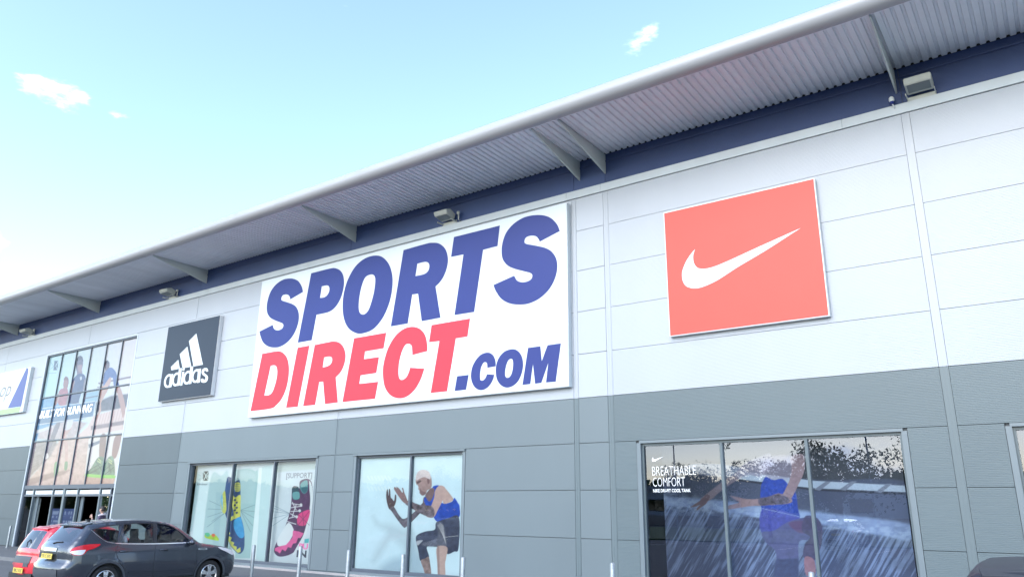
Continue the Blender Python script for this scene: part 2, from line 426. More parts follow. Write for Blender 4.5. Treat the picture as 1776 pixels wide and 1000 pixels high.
# trim strip (lengths), navy band, dividing angle
tl = [-56, -49, -42.3, -36.2, -30.1, -24.0, -18.6, -13.2, -9.0, -8.05, -2.6, 3.2, 8, 13]
for a, b in zip(tl[:-1], tl[1:]):
    box('trim_strip', 'trim', B, mx(a)+0.003, mx(b)-0.003, -0.032, 0.05, Z_TRIM0+0.007, Z_TRIM1, 0.004)
box('shadow_gap', 'dark', B, XL, XR, 0.012, 0.05, Z_TRIM0-0.004, Z_TRIM0+0.007)
bl = [-56, -48.2, -40.3, -32.4, -24.5, -16.7, -8.8, -7.93, -1.5, 5.9, 13]
for a, b in zip(bl[:-1], bl[1:]):
    rib = a > -8
    if rib:
        me = rib_panel(mx(b)-mx(a)-0.01, Z_SOFF-Z_TRIM1).copy(); me.materials.clear()
        for v in me.vertices: v.co.y *= 1.6 if v.co.y < 0.02 else 1
        link('band_panel', me, 'navy', B, loc=(mx(a), 0.01, Z_TRIM1))
    else: box('band_panel', 'navy', B, mx(a), mx(b)-0.01, 0.01, 0.05, Z_TRIM1, Z_SOFF+0.05)
box('band_angle', 'navy', B, XL, XR, -0.012, 0.009, mz(9.60), mz(9.60)+0.03)
# corrugated soffit sheets
Y_OUT = -2.44
PITCH_ = 0.1785
vs, fs = [], []
prof = []
for i in range(6):
    x = i*PITCH_; prof += [(x, 0), (x+0.098, 0), (x+0.116, 0.046), (x+0.160, 0.046)]
prof.append((6*PITCH_, 0))
for x, z in prof: vs += [(x, Y_OUT, z), (x, 0.0, z)]
for i in range(len(prof)-1): fs.append((2*i, 2*i+1, 2*i+3, 2*i+2))
sme = bpy.data.meshes.new('soffit_sheet'); sme.from_pydata(vs, [], fs); sme.materials.append(MATS['soffit'])
x = XL
while x < XR:
    link('soffit_sheet', sme, None, B, loc=(x, 0, Z_SOFF)); x += 6*PITCH_
box('soffit_closer', 'dark', B, XL, XR, 0.0, 0.05, Z_SOFF+0.002, Z_SOFF+0.0455)
box('soffit_edge', 'soffit', B, XL, XR, Y_OUT-0.06, Y_OUT+0.03, Z_SOFF-0.012, Z_SOFF+0.05)
# brackets
for bx in (-55.1, -47.4, -39.68, -31.98, -24.27, -16.52, -8.63, -7.92, -1.58, 5.9):
    X = mx(bx); t = 0.018; zt = mz(9.30); mb = MB()
    P = [(0.01, zt), (0.01, Z_SOFF-0.004), (-2.40, Z_SOFF-0.004), (-2.40, Z_SOFF-0.05)]
    mb.add([(X-t, y, z) for y, z in P]+[(X+t, y, z) for y, z in P], [(0, 1, 2, 3), (7, 6, 5, 4), (0, 3, 7, 4), (3, 2, 6, 7), (0, 4, 5, 1)])
    mb.build('bracket', 'bracket', B)
# rounded eave
CY, CZ, CR = -2.565, mz(9.945), 0.222
te = [-56, -51.5, -46, -40.5, -35.2, -29.9, -24.6, -19.2, -13.85, -8.4, -3.0, 2.4, 7.8, 13]
tme = {}
for a, b in zip(te[:-1], te[1:]):
    mb = MB(); n = 40
    for (x0, x1, r) in ((mx(a)+0.004, mx(b)-0.004, CR), (mx(b)-0.05, mx(b)+0.05, CR+0.004)):
        mb.add([(xx, CY+r*math.cos(2*math.pi*k/n), CZ+r*math.sin(2*math.pi*k/n)) for xx in (x0, x1) for k in range(n)],
               [(k, (k+1) % n, n+(k+1) % n, n+k) for k in range(n)])
    mb.build('eave_tube', 'tube', B, smooth=True)

# ------------------------------------------------------------------ shop windows
def window(key, mulls, fm, head=True, gy=0.125):
    w0, w1, v0, v1 = WINS[key]; x0, x1, z0, z1 = mx(w0), mx(w1), max(0.012, mz(v0)), mz(v1)
    fw = 0.06
    mb = MB(); mb.box(x0, x0+fw, 0.07, 0.18, z0, z1); mb.box(x1-fw, x1, 0.07, 0.18, z0, z1)
    mb.box(x0+fw, x1-fw, 0.07, 0.18, z1-fw, z1); mb.box(x0+fw, x1-fw, 0.07, 0.18, z0, z0+0.09)
    win = mb.build('window', fm, B)
    s = SUR*S_
    for a, b, c_, d_ in ((x0-s+0.004, x0-0.001, x0-0.0005, x0+0.012), (x1+0.001, x1+s-0.004, x1-0.012, x1+0.0005)):
        mb = MB(); mb.box(a, b, -0.004, 0.05, 0.02, z1+0.01); mb.box(c_, d_, -0.004, 0.069, z0, z1); mb.build('surround', 'flashing', win)
    if head: box('head_flashing', 'flashing', win, x0-0.10, x1+0.10, -0.05, 0.05, z1+0.012, mz(3)-0.004)
    else: box('head_flashing', 'flashing', win, x0-0.02, x1+0.02, -0.008, 0.05, z1+0.001, mz(3)-0.004)
    box('sill', 'flashing', win, x0+0.002, x1-0.002, -0.03, 0.10, -0.03, z0-0.001)
    ms = [mx(m) for m in mulls]
    for m in ms: box('mullion', fm, win, m-0.03, m+0.03, 0.055, 0.18, z0+0.09, z1-fw)
    ed = [x0+fw]+[q for m in ms for q in (m-0.03, m+0.03)]+[x1-fw]
    for a, b in zip(ed[::2], ed[1::2]):
        pm = MB().add([(a, gy, z0+0.09), (b, gy, z0+0.09), (b, gy, z1-fw), (a, gy, z1-fw)], [(0, 1, 2, 3)])
        pm.build('pane', 'glass_double' if key in 'cd' else 'glass', win)
    return win
window('a', (-21.51, -19.45), 'frame'); window('b', (-13.86,), 'frame')
window('c', (-5.54, -3.91), 'frame_grey', head=False); window('d', (1.1, 2.75), 'frame_grey', head=False)

# ------------------------------------------------------------------ prints (vertex-coloured sheets)
def lin(c):
    c = np.asarray(c, float)/255.0
    return np.where(c <= 0.04045, c/12.92, ((c+0.055)/1.055)**2.4)
CAST = np.array([0.93, 0.99, 1.03])
INKK = 0.62
def ink(rgb, k=None):
    k = INKK if k is None else k
    return np.clip(lin(rgb)*k/CAST, 0.004, 0.88)
def vnoise(x, y, seed=0):
    xi = np.floor(x).astype(int); yi = np.floor(y).astype(int); xf = x-xi; yf = y-yi
    def h(a, b):
        n = (a*374761393+b*668265263+seed*982451653) & 0x7fffffff
        n = ((n ^ (n >> 13))*1274126177) & 0x7fffffff
        return ((n ^ (n >> 16)) & 0xffff)/65535.0
    u = xf*xf*(3-2*xf); v = yf*yf*(3-2*yf)
    return (h(xi, yi)*(1-u)+h(xi+1, yi)*u)*(1-v)+(h(xi, yi+1)*(1-u)+h(xi+1, yi+1)*u)*v
def fbm(x, y, o=4, seed=0):
    return sum(vnoise(x*2**i, y*2**i, seed+i)/2**i for i in range(o))/sum(1/2**i for i in range(o))
class Print:
    """a printed sheet in the plane y = Y; outlines are noted in the photograph's own units and carried to the sheet in metres"""
    def __init__(s, X0, X1, Z0, Z1, Y, res=0.014):
        s.nx = max(2, int((X1-X0)/res)); s.nz = max(2, int((Z1-Z0)/res)); s.Y = Y
        s.gx = np.linspace(X0, X1, s.nx+1); s.gz = np.linspace(Z0, Z1, s.nz+1)
        s.X, s.Z = np.meshgrid(s.gx, s.gz); s.u, s.v = seen(s.X, Y, s.Z)
        s.c = np.zeros(s.X.shape+(3,)); s.o, s.s = (0, 0), 1.0
    def view(s, o, sc): s.o, s.s = o, sc; return s
    def fill(s, rgb): s.c[:] = ink(rgb)
    def cover(s, pts, soft):
        P = [(s.o[0]+p[0]/s.s, s.o[1]+p[1]/s.s) for p in spline(pts, 5)]
        d = np.full(s.u.shape, 1e9)
        for i in range(len(P)):
            x1, y1 = P[i-1]; x2, y2 = P[i]; dx, dy = x2-x1, y2-y1; L = dx*dx+dy*dy+1e-9
            t = np.clip(((s.u-x1)*dx+(s.v-y1)*dy)/L, 0, 1); d = np.minimum(d, (s.u-x1-t*dx)**2+(s.v-y1-t*dy)**2)
        d = np.sqrt(d); d = np.where(pip(s.u, s.v, P), d, -d)
        return np.clip(d/soft+0.5, 0, 1)
    def poly(s, pts, rgb, soft=0.9, a=1.0, shade=0.0, seed=0, smooth=True):
        if smooth: pts = [(p[0], p[1], 1) if len(p) == 2 else p for p in pts]
        k = (s.cover(pts, soft)*a)[..., None]; col = np.broadcast_to(ink(rgb), s.c.shape)
        if shade: col = col*(1+shade*(2*fbm(s.u/5, s.v/5, 3, seed)-1))[..., None]
        s.c = s.c*(1-k)+col*k; return s
    def cpoly(s, pts, rgb, **kw): return s.poly(pts, rgb, smooth=False, **kw)
    def line(s, a, b, w, rgb, al=1.0):
        x1, y1 = s.o[0]+a[0]/s.s, s.o[1]+a[1]/s.s; x2, y2 = s.o[0]+b[0]/s.s, s.o[1]+b[1]/s.s
        dx, dy = x2-x1, y2-y1; t = np.clip(((s.u-x1)*dx+(s.v-y1)*dy)/(dx*dx+dy*dy), 0, 1)
        d = np.hypot(s.u-x1-t*dx, s.v-y1-t*dy); k = (np.clip((w-d)/0.6+0.5, 0, 1)*al)[..., None]
        s.c = s.c*(1-k)+ink(rgb)*k; return s
    def build(s, name, mat, parent=None, i0=0, i1=None, j0=0, j1=None):
        i1 = s.nx if i1 is None else i1; j1 = s.nz if j1 is None else j1
        X = s.X[j0:j1+1, i0:i1+1]; Z = s.Z[j0:j1+1, i0:i1+1]; C = s.c[j0:j1+1, i0:i1+1]
        h, w = X.shape; co = np.stack([X, np.full_like(X, s.Y), Z], -1).reshape(-1, 3)
        a = (np.arange(h-1)[:, None]*w+np.arange(w-1)[None]).ravel(); q = np.stack([a, a+1, a+w+1, a+w], 1)
        me = bpy.data.meshes.new(name); me.from_pydata(co.tolist(), [], q.tolist())
        ca = me.color_attributes.new('print', 'FLOAT_COLOR', 'POINT')
        ca.data.foreach_set('color', np.concatenate([C.reshape(-1, 3), np.ones((C.size//3, 1))], 1).astype(np.float32).ravel())
        return link(name, me, mat, parent)

# ---- athlete poster in the two-pane window
INKK = 0.56
def backing(parent, p, d=0.03, mat='sign_white'):
    return box('backing_board', mat, parent, p.gx[0], p.gx[-1], p.Y+0.004, p.Y+d, p.gz[0], p.gz[-1])
w = WINS['b']
p = Print(mx(w[0])+0.07, mx(w[1])-0.07, 0.10, mz(w[3])-0.065, 0.165).view((600, 770), 4.35)
p.fill((203, 233, 246))
p.c *= (0.97+0.06*fbm(p.u/14, p.v/14, 3, 2))[..., None]
p.poly([(205, 545), (240, 600), (330, 600), (440, 640), (530, 700), (545, 960), (450, 960), (440, 800), (340, 720), (230, 880), (200, 860), (300, 680), (260, 620)], (182, 206, 218), soft=14, a=0.85)
p.poly([(270, 970), (300, 890), (440, 840), (560, 860), (600, 990)], (160, 190, 208), soft=16, a=0.8)
p.poly([(480, 640), (520, 760), (560, 900), (590, 985), (470, 985)], (168, 198, 214), soft=12, a=0.8)
for zz, t in ((240, 'a'), (320, 'b')):
    for k in range(7): p.line((165+k*26, zz), (165+k*26+14, zz+26), 1.4, (222, 244, 244), 0.6)
p.poly([(330, 490), (312, 450), (303, 390), (308, 345), (316, 340), (322, 385), (325, 338), (334, 342), (338, 395), (350, 410), (363, 425), (370, 380), (380, 385), (378, 430), (362, 470)], (88, 74, 82), shade=0.3)
p.poly([(345, 505), (330, 485), (360, 468), (400, 530), (440, 560), (520, 505), (590, 430), (600, 470), (500, 580), (450, 625), (430, 620), (390, 570)], (96, 92, 106), shade=0.75, seed=4)
p.poly([(590, 395), (640, 410), (640, 470), (585, 455)], (110, 95, 104), shade=0.3)
p.poly([(655, 318), (705, 310), (690, 360), (700, 420), (745, 445), (800, 430), (818, 402), (845, 440), (858, 470), (853, 548), (770, 556), (690, 582), (650, 530), (610, 470), (588, 425), (600, 395), (640, 420), (655, 370)], (36, 82, 190), shade=0.35, seed=9)
p.poly([(705, 470), (760, 500), (840, 480), (850, 540), (720, 560)], (30, 70, 172), soft=5, a=0.6, shade=0.4)
p.poly([(600, 378), (640, 330), (668, 340), (655, 400), (628, 430), (604, 400)], (128, 108, 112), shade=0.2)
p.poly([(527, 262), (530, 298), (541, 308), (547, 322), (545, 336), (556, 350), (555, 366), (572, 384), (590, 383), (606, 366), (614, 346), (640, 330), (648, 300), (640, 240), (600, 236), (555, 246)], (166, 144, 144), shade=0.2)
p.poly([(560, 330), (575, 350), (600, 360), (604, 370), (588, 382), (572, 382), (556, 360)], (118, 98, 104), soft=2, a=0.8)
p.poly([(533, 285), (556, 270), (570, 276), (552, 292), (538, 296)], (78, 62, 74), soft=1.4, a=0.85)
p.poly([(612, 262), (628, 255), (630, 285), (618, 298)], (120, 96, 100), a=0.9)
p.poly([(527, 252), (534, 222), (550, 200), (580, 190), (612, 196), (632, 214), (640, 246), (632, 262), (606, 250), (590, 246), (560, 256), (532, 272)], (212, 206, 210), shade=0.14)
p.poly([(745, 330), (790, 380), (808, 420), (745, 447), (730, 420), (735, 380)], (196, 174, 168), shade=0.15)
p.poly([(700, 312), (730, 312), (752, 335), (744, 390), (715, 452), (690, 500), (668, 542), (640, 553), (605, 537), (640, 470), (665, 400), (672, 350)], (192, 170, 166), shade=0.12)
p.poly([(640, 552), (560, 520), (470, 465), (448, 447), (452, 425), (480, 425), (560, 455), (640, 462), (668, 500), (664, 540)], (112, 105, 116), shade=0.85, seed=12)
p.poly([(450, 446), (425, 428), (400, 395), (376, 360), (362, 335), (367, 320), (384, 330), (378, 318), (400, 330), (425, 362), (428, 350), (422, 330), (432, 329), (440, 360), (456, 400), (466, 432)], (140, 116, 120), shade=0.2)
p.poly([(690, 582), (770, 556), (853, 548), (850, 782), (815, 808), (765, 826), (752, 776), (690, 772), (612, 770), (628, 848), (596, 862), (560, 875), (545, 800), (527, 715), (540, 680), (600, 655), (668, 642), (676, 600)], (60, 70, 96), shade=0.35, seed=3)
p.poly([(680, 596), (712, 585), (740, 620), (756, 700), (755, 770), (690, 770), (600, 768), (575, 745), (690, 700)], (98, 106, 126), soft=2.5, shade=0.5, seed=8)
for k in range(9): p.line((692+k*5, 592+abs(k-4)*4), (735+k*2.2, 690+k*7), 0.35, (200, 208, 214), 0.5)
p.poly([(533, 730), (578, 722), (560, 745), (540, 760)], (176, 186, 198), soft=1.5)
p.line((735, 700), (848, 688), 0.4, (190, 198, 206), 0.8)
p.poly([(565, 876), (596, 860), (624, 846), (636, 900), (642, 985), (602, 985), (582, 930)], (142, 126, 126), shade=0.5, seed=6)
p.poly([(685, 776), (762, 773), (757, 850), (748, 900), (748, 996), (697, 996), (690, 900)], (190, 170, 165), shade=0.1)
p.poly([(688, 778), (702, 776), (706, 990), (697, 996), (690, 900)], (138, 118, 120), soft=2, a=0.7)
o = p.build('window_poster', 'poster_print'); backing(o, p)
tag(o, 'pale window poster of a crouching athlete in blue vest behind the two-pane window', 'poster')

# ---- shoe display in the three-pane window
w = WINS['a']
p = Print(mx(w[0])+0.07, mx(w[1])-0.07, 0.10, mz(w[3])-0.065, 0.30).view((320, 780), 4.546)
p.fill((208, 228, 238)); p.c *= (0.95+0.10*fbm(p.u/18, p.v/18, 3, 5))[..., None]
p.cpoly([(60, 130), (132, 200), (60, 640), (0, 640), (0, 130)], (176, 208, 216), soft=2)
p.cpoly([(132, 205), (205, 205), (110, 900), (30, 900)], (214, 240, 246), soft=1.5)
p.poly([(205, 225), (290, 200), (350, 210), (350, 850), (150, 850)], (176, 210, 216), soft=3)
p.cpoly([(250, 330), (300, 330), (260, 850), (215, 850)], (160, 196, 206), soft=2, a=0.6)
p.poly([(385, 180, 1), (420, 155, 1), (500, 145, 1), (555, 165, 1), (580, 215, 1), (545, 850), (400, 850)], (168, 206, 210), smooth=False, soft=2)
p.poly([(400, 230, 1), (430, 180, 1), (500, 160, 1), (550, 185, 1), (562, 240, 1), (540, 420), (400, 420)], (178, 212, 218), smooth=False, soft=3, a=0.7)
p.cpoly([(588, 135), (612, 135), (565, 855), (518, 855)], (226, 248, 252), soft=1.2)
p.cpoly([(612, 135), (690, 110), (640, 890), (565, 855)], (198, 230, 236), soft=1.2)
p.cpoly([(705, 105), (1035, 90), (1035, 150), (705, 175)], (192, 214, 212), soft=3)
p.cpoly([(690, 240), (860, 235), (860, 290), (690, 300)], (206, 232, 238), soft=3, a=0.6)
for c, ends in (((352, 470), [(195, 397), (186, 462), (182, 526), (178, 604), (215, 560)]), ((440, 472), [(556, 430), (552, 483), (548, 532), (536, 594), (520, 640)]),
                ((835, 500), [(680, 424), (672, 480), (676, 541), (664, 616), (700, 455)])):
    for e in ends: p.line(c, e, 0.40, (112, 142, 158), 0.8)
# blue and yellow shoe
p.poly([(335, 222), (352, 210), (378, 222), (396, 246), (435, 238), (442, 330), (440, 500), (458, 570), (472, 650), (472, 760), (452, 806), (420, 812), (370, 762), (335, 690), (325, 620), (338, 560), (320, 500), (308, 420), (318, 320)], (58, 88, 138), shade=0.3)
p.poly([(285, 410), (300, 345), (318, 320), (326, 380), (330, 470), (312, 500), (292, 470)], (196, 208, 108), shade=0.2)
p.poly([(285, 380), (300, 350), (302, 470), (292, 440)], (120, 190, 220), soft=1.5)
p.poly([(358, 345), (378, 340), (398, 372), (440, 352), (442, 430), (440, 500), (434, 526), (386, 545), (335, 572), (350, 530), (388, 508), (372, 420)], (208, 216, 106), shade=0.15)
for k in range(6): p.poly([(388+k % 2*16, 388+k*20), (402+k % 2*16, 384+k*20), (406+k % 2*14, 396+k*20), (392+k % 2*14, 401+k*20)], (52, 74, 116))
p.poly([(398, 262), (436, 258), (438, 318), (400, 322)], (200, 210, 110), shade=0.3)
for k in range(4): p.line((398, 272+k*14), (437, 268+k*14), 0.35, (70, 96, 140))
p.cpoly([(330, 585), (356, 612), (340, 632), (362, 652), (346, 672), (374, 690), (362, 712), (392, 728), (384, 748), (412, 760), (408, 786), (440, 764), (442, 800), (420, 808), (370, 758), (335, 690), (325, 640)], (204, 214, 108), shade=0.2)
p.poly([(392, 552), (438, 526), (458, 580), (471, 648), (466, 684), (436, 690), (405, 650), (388, 602)], (70, 164, 222), shade=0.18)
# pink and black shoe
p.poly([(850, 296), (880, 283), (906, 300), (908, 250), (940, 228), (982, 228), (1006, 270), (1012, 400), (990, 540), (952, 680), (900, 770), (830, 822), (752, 838), (712, 812), (708, 770), (738, 702), (792, 604), (832, 480), (842, 400)], (92, 68, 104), shade=0.3)
p.poly([(986, 240), (1008, 300), (1012, 400), (990, 540), (952, 690), (905, 780), (850, 830), (880, 770), (940, 660), (975, 520), (992, 400), (985, 300)], (222, 238, 244), soft=1)
p.poly([(818, 572), (850, 600), (858, 655), (806, 742), (740, 754), (734, 700), (780, 622)], (222, 238, 244))
p.cpoly([(855, 632), (900, 640), (940, 655), (915, 690), (895, 690), (880, 730), (855, 735), (840, 768), (815, 762), (796, 795), (770, 780), (752, 812), (730, 796), (712, 792), (714, 772), (745, 757), (800, 745), (850, 690)], (226, 108, 168), shade=0.15)
p.poly([(900, 505), (985, 470), (978, 540), (950, 590), (900, 590), (888, 560)], (214, 78, 138), shade=0.25)
for a, b in (((890, 500), (985, 590)), ((985, 480), (895, 590)), ((930, 470), (940, 600)), ((960, 420), (990, 470))): p.line(a, b, 0.5, (90, 60, 100), 0.8)
p.poly([(915, 268), (945, 240), (970, 246), (969, 318), (942, 342), (916, 312)], (98, 164, 170))
p.poly([(918, 300), (968, 290), (966, 322), (942, 340)], (58, 110, 124), soft=1.5)
p.poly([(850, 296), (880, 284), (902, 300), (906, 382), (858, 386), (848, 336)], (54, 84, 100)); p.poly([(854, 335), (902, 330), (904, 380), (858, 384)], (108, 170, 176), soft=1)
for a, b in (((846, 420), (920, 432)), ((842, 452), (926, 440)), ((838, 482), (905, 478)), ((836, 500), (890, 528)), ((826, 535), (882, 520)), ((812, 562), (878, 582)), ((850, 410), (880, 470)), ((880, 430), (850, 520))):
    p.line(a, b, 0.7, (214, 224, 232), 0.95)
for c in ((918, 430), (908, 476), (884, 524)): p.poly([(c[0]-11, c[1]), (c[0], c[1]-12), (c[0]+11, c[1]), (c[0], c[1]+12)], (214, 224, 232))
p.cpoly([(946, 700), (982, 694), (980, 728), (946, 732)], (88, 190, 196))
p.poly([(160, 664), (185, 650), (205, 668), (232, 660), (266, 690), (262, 712), (170, 692)], (168, 208, 66), shade=0.3); p.poly([(160, 655), (190, 650), (200, 672), (175, 680)], (90, 190, 150)); p.poly([(214, 662), (236, 658), (240, 678), (220, 682)], (222, 112, 72))
# emblem of the maker, top left
for a, b in (((112, 170), (146, 200)), ((112, 190), (140, 208)), ((140, 212), (108, 236)), ((146, 168), (146, 240)), ((128, 168), (146, 188)), ((146, 216), (122, 240))): p.line(a, b, 0.55, (120, 150, 164), 0.7)
p.cpoly([(150, 166), (192, 164), (186, 240), (146, 242)], (40, 48, 66), soft=0.8)
for a, b in (((166, 204), (192, 166)), ((166, 204), (188, 240)), ((150, 170), (168, 200)), ((150, 238), (168, 206)), ((178, 204), (196, 190)), ((178, 204), (194, 222))): p.line(a, b, 0.6, (190, 220, 226))
o = p.build('window_display', 'poster_print'); backing(o, p)
tag(o, 'pale window display with a blue yellow shoe and a pink black shoe', 'display')
def sheet_text(txt, mat, parent, a, b, h, org, sc, Y, **kw):
    """text from a to b (enlarged-view points on the baseline), cap height h"""
    x0, z0 = at(org[0]+a[0]/sc, org[1]+a[1]/sc, Y); x1, z1 = at(org[0]+b[0]/sc, org[1]+b[1]/sc, Y); _, z2 = at(org[0]+a[0]/sc, org[1]+(a[1]-h)/sc, Y)
    return text_mesh(txt, mat, parent, x0, x1, (z0+z1)/2, z2-z0, Y-0.003, **kw)
sheet_text('[SUPPORT]', 'ink_grey', o, (800, 234), (1004, 230), 54, (320, 780), 4.546, 0.30, bold=0.02)
sheet_text('karrimor', 'ink_dark', o, (98, 276), (182, 276), 18, (320, 780), 4.546, 0.30, shear=0.2)
sheet_text('PU', 'ink_pink', o, (900, 782), (972, 778), 46, (320, 780), 4.546, 0.30, bold=0.03)
sheet_text('IN', 'ink_dark', o, (882, 846), (960, 842), 56, (320, 780), 4.546, 0.30, bold=0.03)

INKK = 0.66
# ---- waterfall poster in the large right window, standing back from the glass
w = WINS['c']; PY = 0.62
xl, _ = at(1153, 900, PY); xr, _ = at(1577, 900, PY)
p = Print(xl, xr, 0.06, mz(w[3])+0.25, PY).view((1100, 740), 3.847)
n1 = fbm(p.u/30, p.v/16, 4, 3)
p.fill((58, 64, 78))
p.c *= (0.90+0.22*n1)[..., None]
# left: retaining wall and foam, right: wall
p.view((0, 0), 1.0)
p.poly([(1140, 828), (1200, 812), (1290, 818), (1420, 832), (1600, 846), (1600, 1010), (1140, 1010)], (74, 84, 112), soft=4)
p.poly([(1195, 806), (1240, 804), (1290, 812), (1290, 826), (1215, 822)], (150, 164, 190), soft=3)
p.cpoly([(1280, 816), (1411, 833), (1576, 842), (1576, 853), (1411, 846), (1280, 830)], (172, 190, 212), soft=1.2)
p.cpoly([(1280, 830), (1411, 846), (1576, 853), (1576, 858), (1411, 850), (1280, 834)], (48, 54, 74), soft=1.2)
for q in ((1418, 838), (1462, 838), (1524, 842)): p.cpoly([(q[0]-6, q[1]+10), (q[0]+14, q[1]-4), (q[0]+24, q[1]-4), (q[0]+4, q[1]+12)], (120, 130, 152), soft=1)
p.poly([(1150, 862), (1240, 866), (1340, 880), (1420, 888), (1576, 908), (1576, 935), (1500, 925), (1420, 908), (1330, 898), (1240, 884), (1150, 876)], (132, 154, 196), soft=5)
p.poly([(1150, 884), (1245, 892), (1330, 902), (1420, 916), (1576, 940), (1576, 1010), (1150, 1010)], (62, 76, 112), soft=5)
water = np.clip((p.v-(858+(p.u-1150)*0.115))/14, 0, 1)
st = fbm((p.u+0.55*p.v)/5.0, (p.v-0.1*p.u)/46, 4, 11); st2 = fbm((p.u+0.55*p.v)/2.1, p.v/30, 3, 21); big = fbm(p.u/40, p.v/28, 3, 31)
k = np.clip((0.55*st+0.45*st2-0.47+0.35*(big-0.5))*5.5, 0, 1)*water
p.c = p.c*(1-0.75*k[..., None])+ink((140, 164, 208))*(0.75*k[..., None])
k = np.clip((big-0.55)*4, 0, 1)*water
p.c *= (1-0.35*k)[..., None]
fo = fbm(p.u/9, p.v/5, 4, 41); band = np.exp(-((p.v-(868+(p.u-1150)*0.13))/13)**2)
k = np.clip((fo-0.38)*3, 0, 1)*band
p.c = p.c*(1-0.8*k[..., None])+ink((168, 192, 226))*(0.8*k[..., None])
p.view((1100, 740), 3.847)
p.poly([(905, 178), (820, 205), (745, 235), (690, 290), (640, 335), (690, 345), (760, 320), (835, 330), (880, 300), (920, 240)], (150, 148, 172), soft=3, a=0.75)
p.poly([(650, 328), (590, 362), (540, 400), (480, 448), (440, 486), (500, 490), (560, 440), (620, 395), (690, 345)], (140, 130, 146), soft=2)
p.poly([(375, 534), (405, 512), (440, 488), (482, 448), (505, 462), (480, 510), (450, 532), (420, 555), (418, 540), (440, 518), (410, 530)], (118, 102, 116), shade=0.2)
p.poly([(900, 200), (990, 190), (1060, 210), (1060, 330), (980, 350), (880, 340), (850, 260)], (152, 146, 170), soft=5, a=0.6)
p.poly([(846, 398), (862, 350), (884, 330), (930, 352), (990, 345), (1042, 400), (1078, 440), (1092, 540), (1104, 602), (1040, 596), (950, 590), (866, 604), (842, 480)], (42, 72, 172), shade=0.35, seed=5)
p.poly([(846, 560), (900, 540), (1000, 560), (1104, 602), (1060, 640), (990, 680), (900, 722), (850, 702), (836, 640)], (74, 82, 170), shade=0.3, soft=2)
p.poly([(1040, 212), (1062, 186), (1092, 178), (1130, 192), (1134, 290), (1092, 390), (1045, 480), (1005, 512), (962, 494), (1000, 432), (1040, 340), (1050, 270)], (152, 132, 144), shade=0.2)
p.poly([(640, 457), (690, 466), (760, 480), (880, 472), (960, 442), (1042, 470), (1040, 506), (900, 520), (780, 526), (690, 540), (622, 547), (626, 524), (700, 502), (672, 482)], (152, 130, 140), shade=0.25)
p.poly([(830, 478), (900, 462), (960, 446), (1030, 472), (1020, 510), (920, 516), (840, 520)], (92, 86, 106), soft=2, shade=0.9, seed=15)
p.line((846, 540), (1100, 596), 0.5, (150, 170, 215), 0.8)
p.poly([(850, 702), (930, 690), (1000, 646), (1060, 620), (1160, 610), (1170, 740), (1100, 765), (1096, 900), (1080, 1030), (944, 1030), (950, 900), (940, 822), (880, 770)], (84, 90, 138), shade=0.25, seed=7)
p.poly([(944, 892), (1000, 880), (1092, 878), (1096, 930), (1080, 1030), (944, 1030)], (56, 68, 110), soft=3, shade=0.3)
p.poly([(1030, 640), (1110, 622), (1156, 640), (1150, 700), (1090, 700)], (96, 70, 110), soft=3, a=0.8)
p.view((1380, 730), 3.705)
p.poly([(60, 610), (118, 612), (152, 636), (172, 690), (164, 800), (140, 850), (118, 892), (50, 872), (60, 786), (96, 744), (40, 700)], (72, 70, 106), shade=0.25)
p.poly([(58, 872), (118, 890), (124, 985), (66, 985)], (150, 112, 128), shade=0.15)
o = p.build('window_poster', 'poster_print'); backing(o, p, mat='dark')
tag(o, 'dark blue waterfall poster with a lunging athlete inside the large right window', 'poster')
LW = 0.118
sheet_text('BREATHABLE', 'ink_white', o, (18, 486), (860, 468), 168, (1130, 780), 11.11, LW, bold=-0.018)
sheet_text('COMFORT', 'ink_white', o, (30, 700), (648, 690), 168, (1130, 780), 11.11, LW, bold=-0.018)
sheet_text('NIKE DRI-FIT COOL TANK', 'ink_white', o, (34, 816), (755, 802), 64, (1130, 780), 11.11, LW, bold=0.012)
SWOOSH = [(835, 340), (780, 375, 1), (640, 465, 1), (480, 560, 1), (380, 625, 1), (310, 660, 1), (250, 677, 1), (200, 668, 1), (176, 638, 1), (171, 592, 1), (185, 545, 1), (210, 500, 1), (244, 457),
          (234, 490, 1), (236, 530, 1), (255, 560, 1), (290, 568, 1), (345, 557, 1), (430, 523, 1), (600, 445, 1), (750, 378, 1)]
sw = px_outline(SWOOSH, (1130, 290), 3.226, 0.0); a = np.array(sw); mn, mxx = a.min(0), a.max(0)
e0 = at(1130+10/11.11, 780+222/11.11, LW); e1 = at(1130+232/11.11, 780+120/11.11, LW)
flat_shape('emblem', 'ink_white', o, [(e0[0]+(x-mn[0])/(mxx[0]-mn[0])*(e1[0]-e0[0]), e0[1]+(z-mn[1])/(mxx[1]-mn[1])*(e1[1]-e0[1])) for x, z in sw], y=LW, t=0.002)

INKK = 0.40
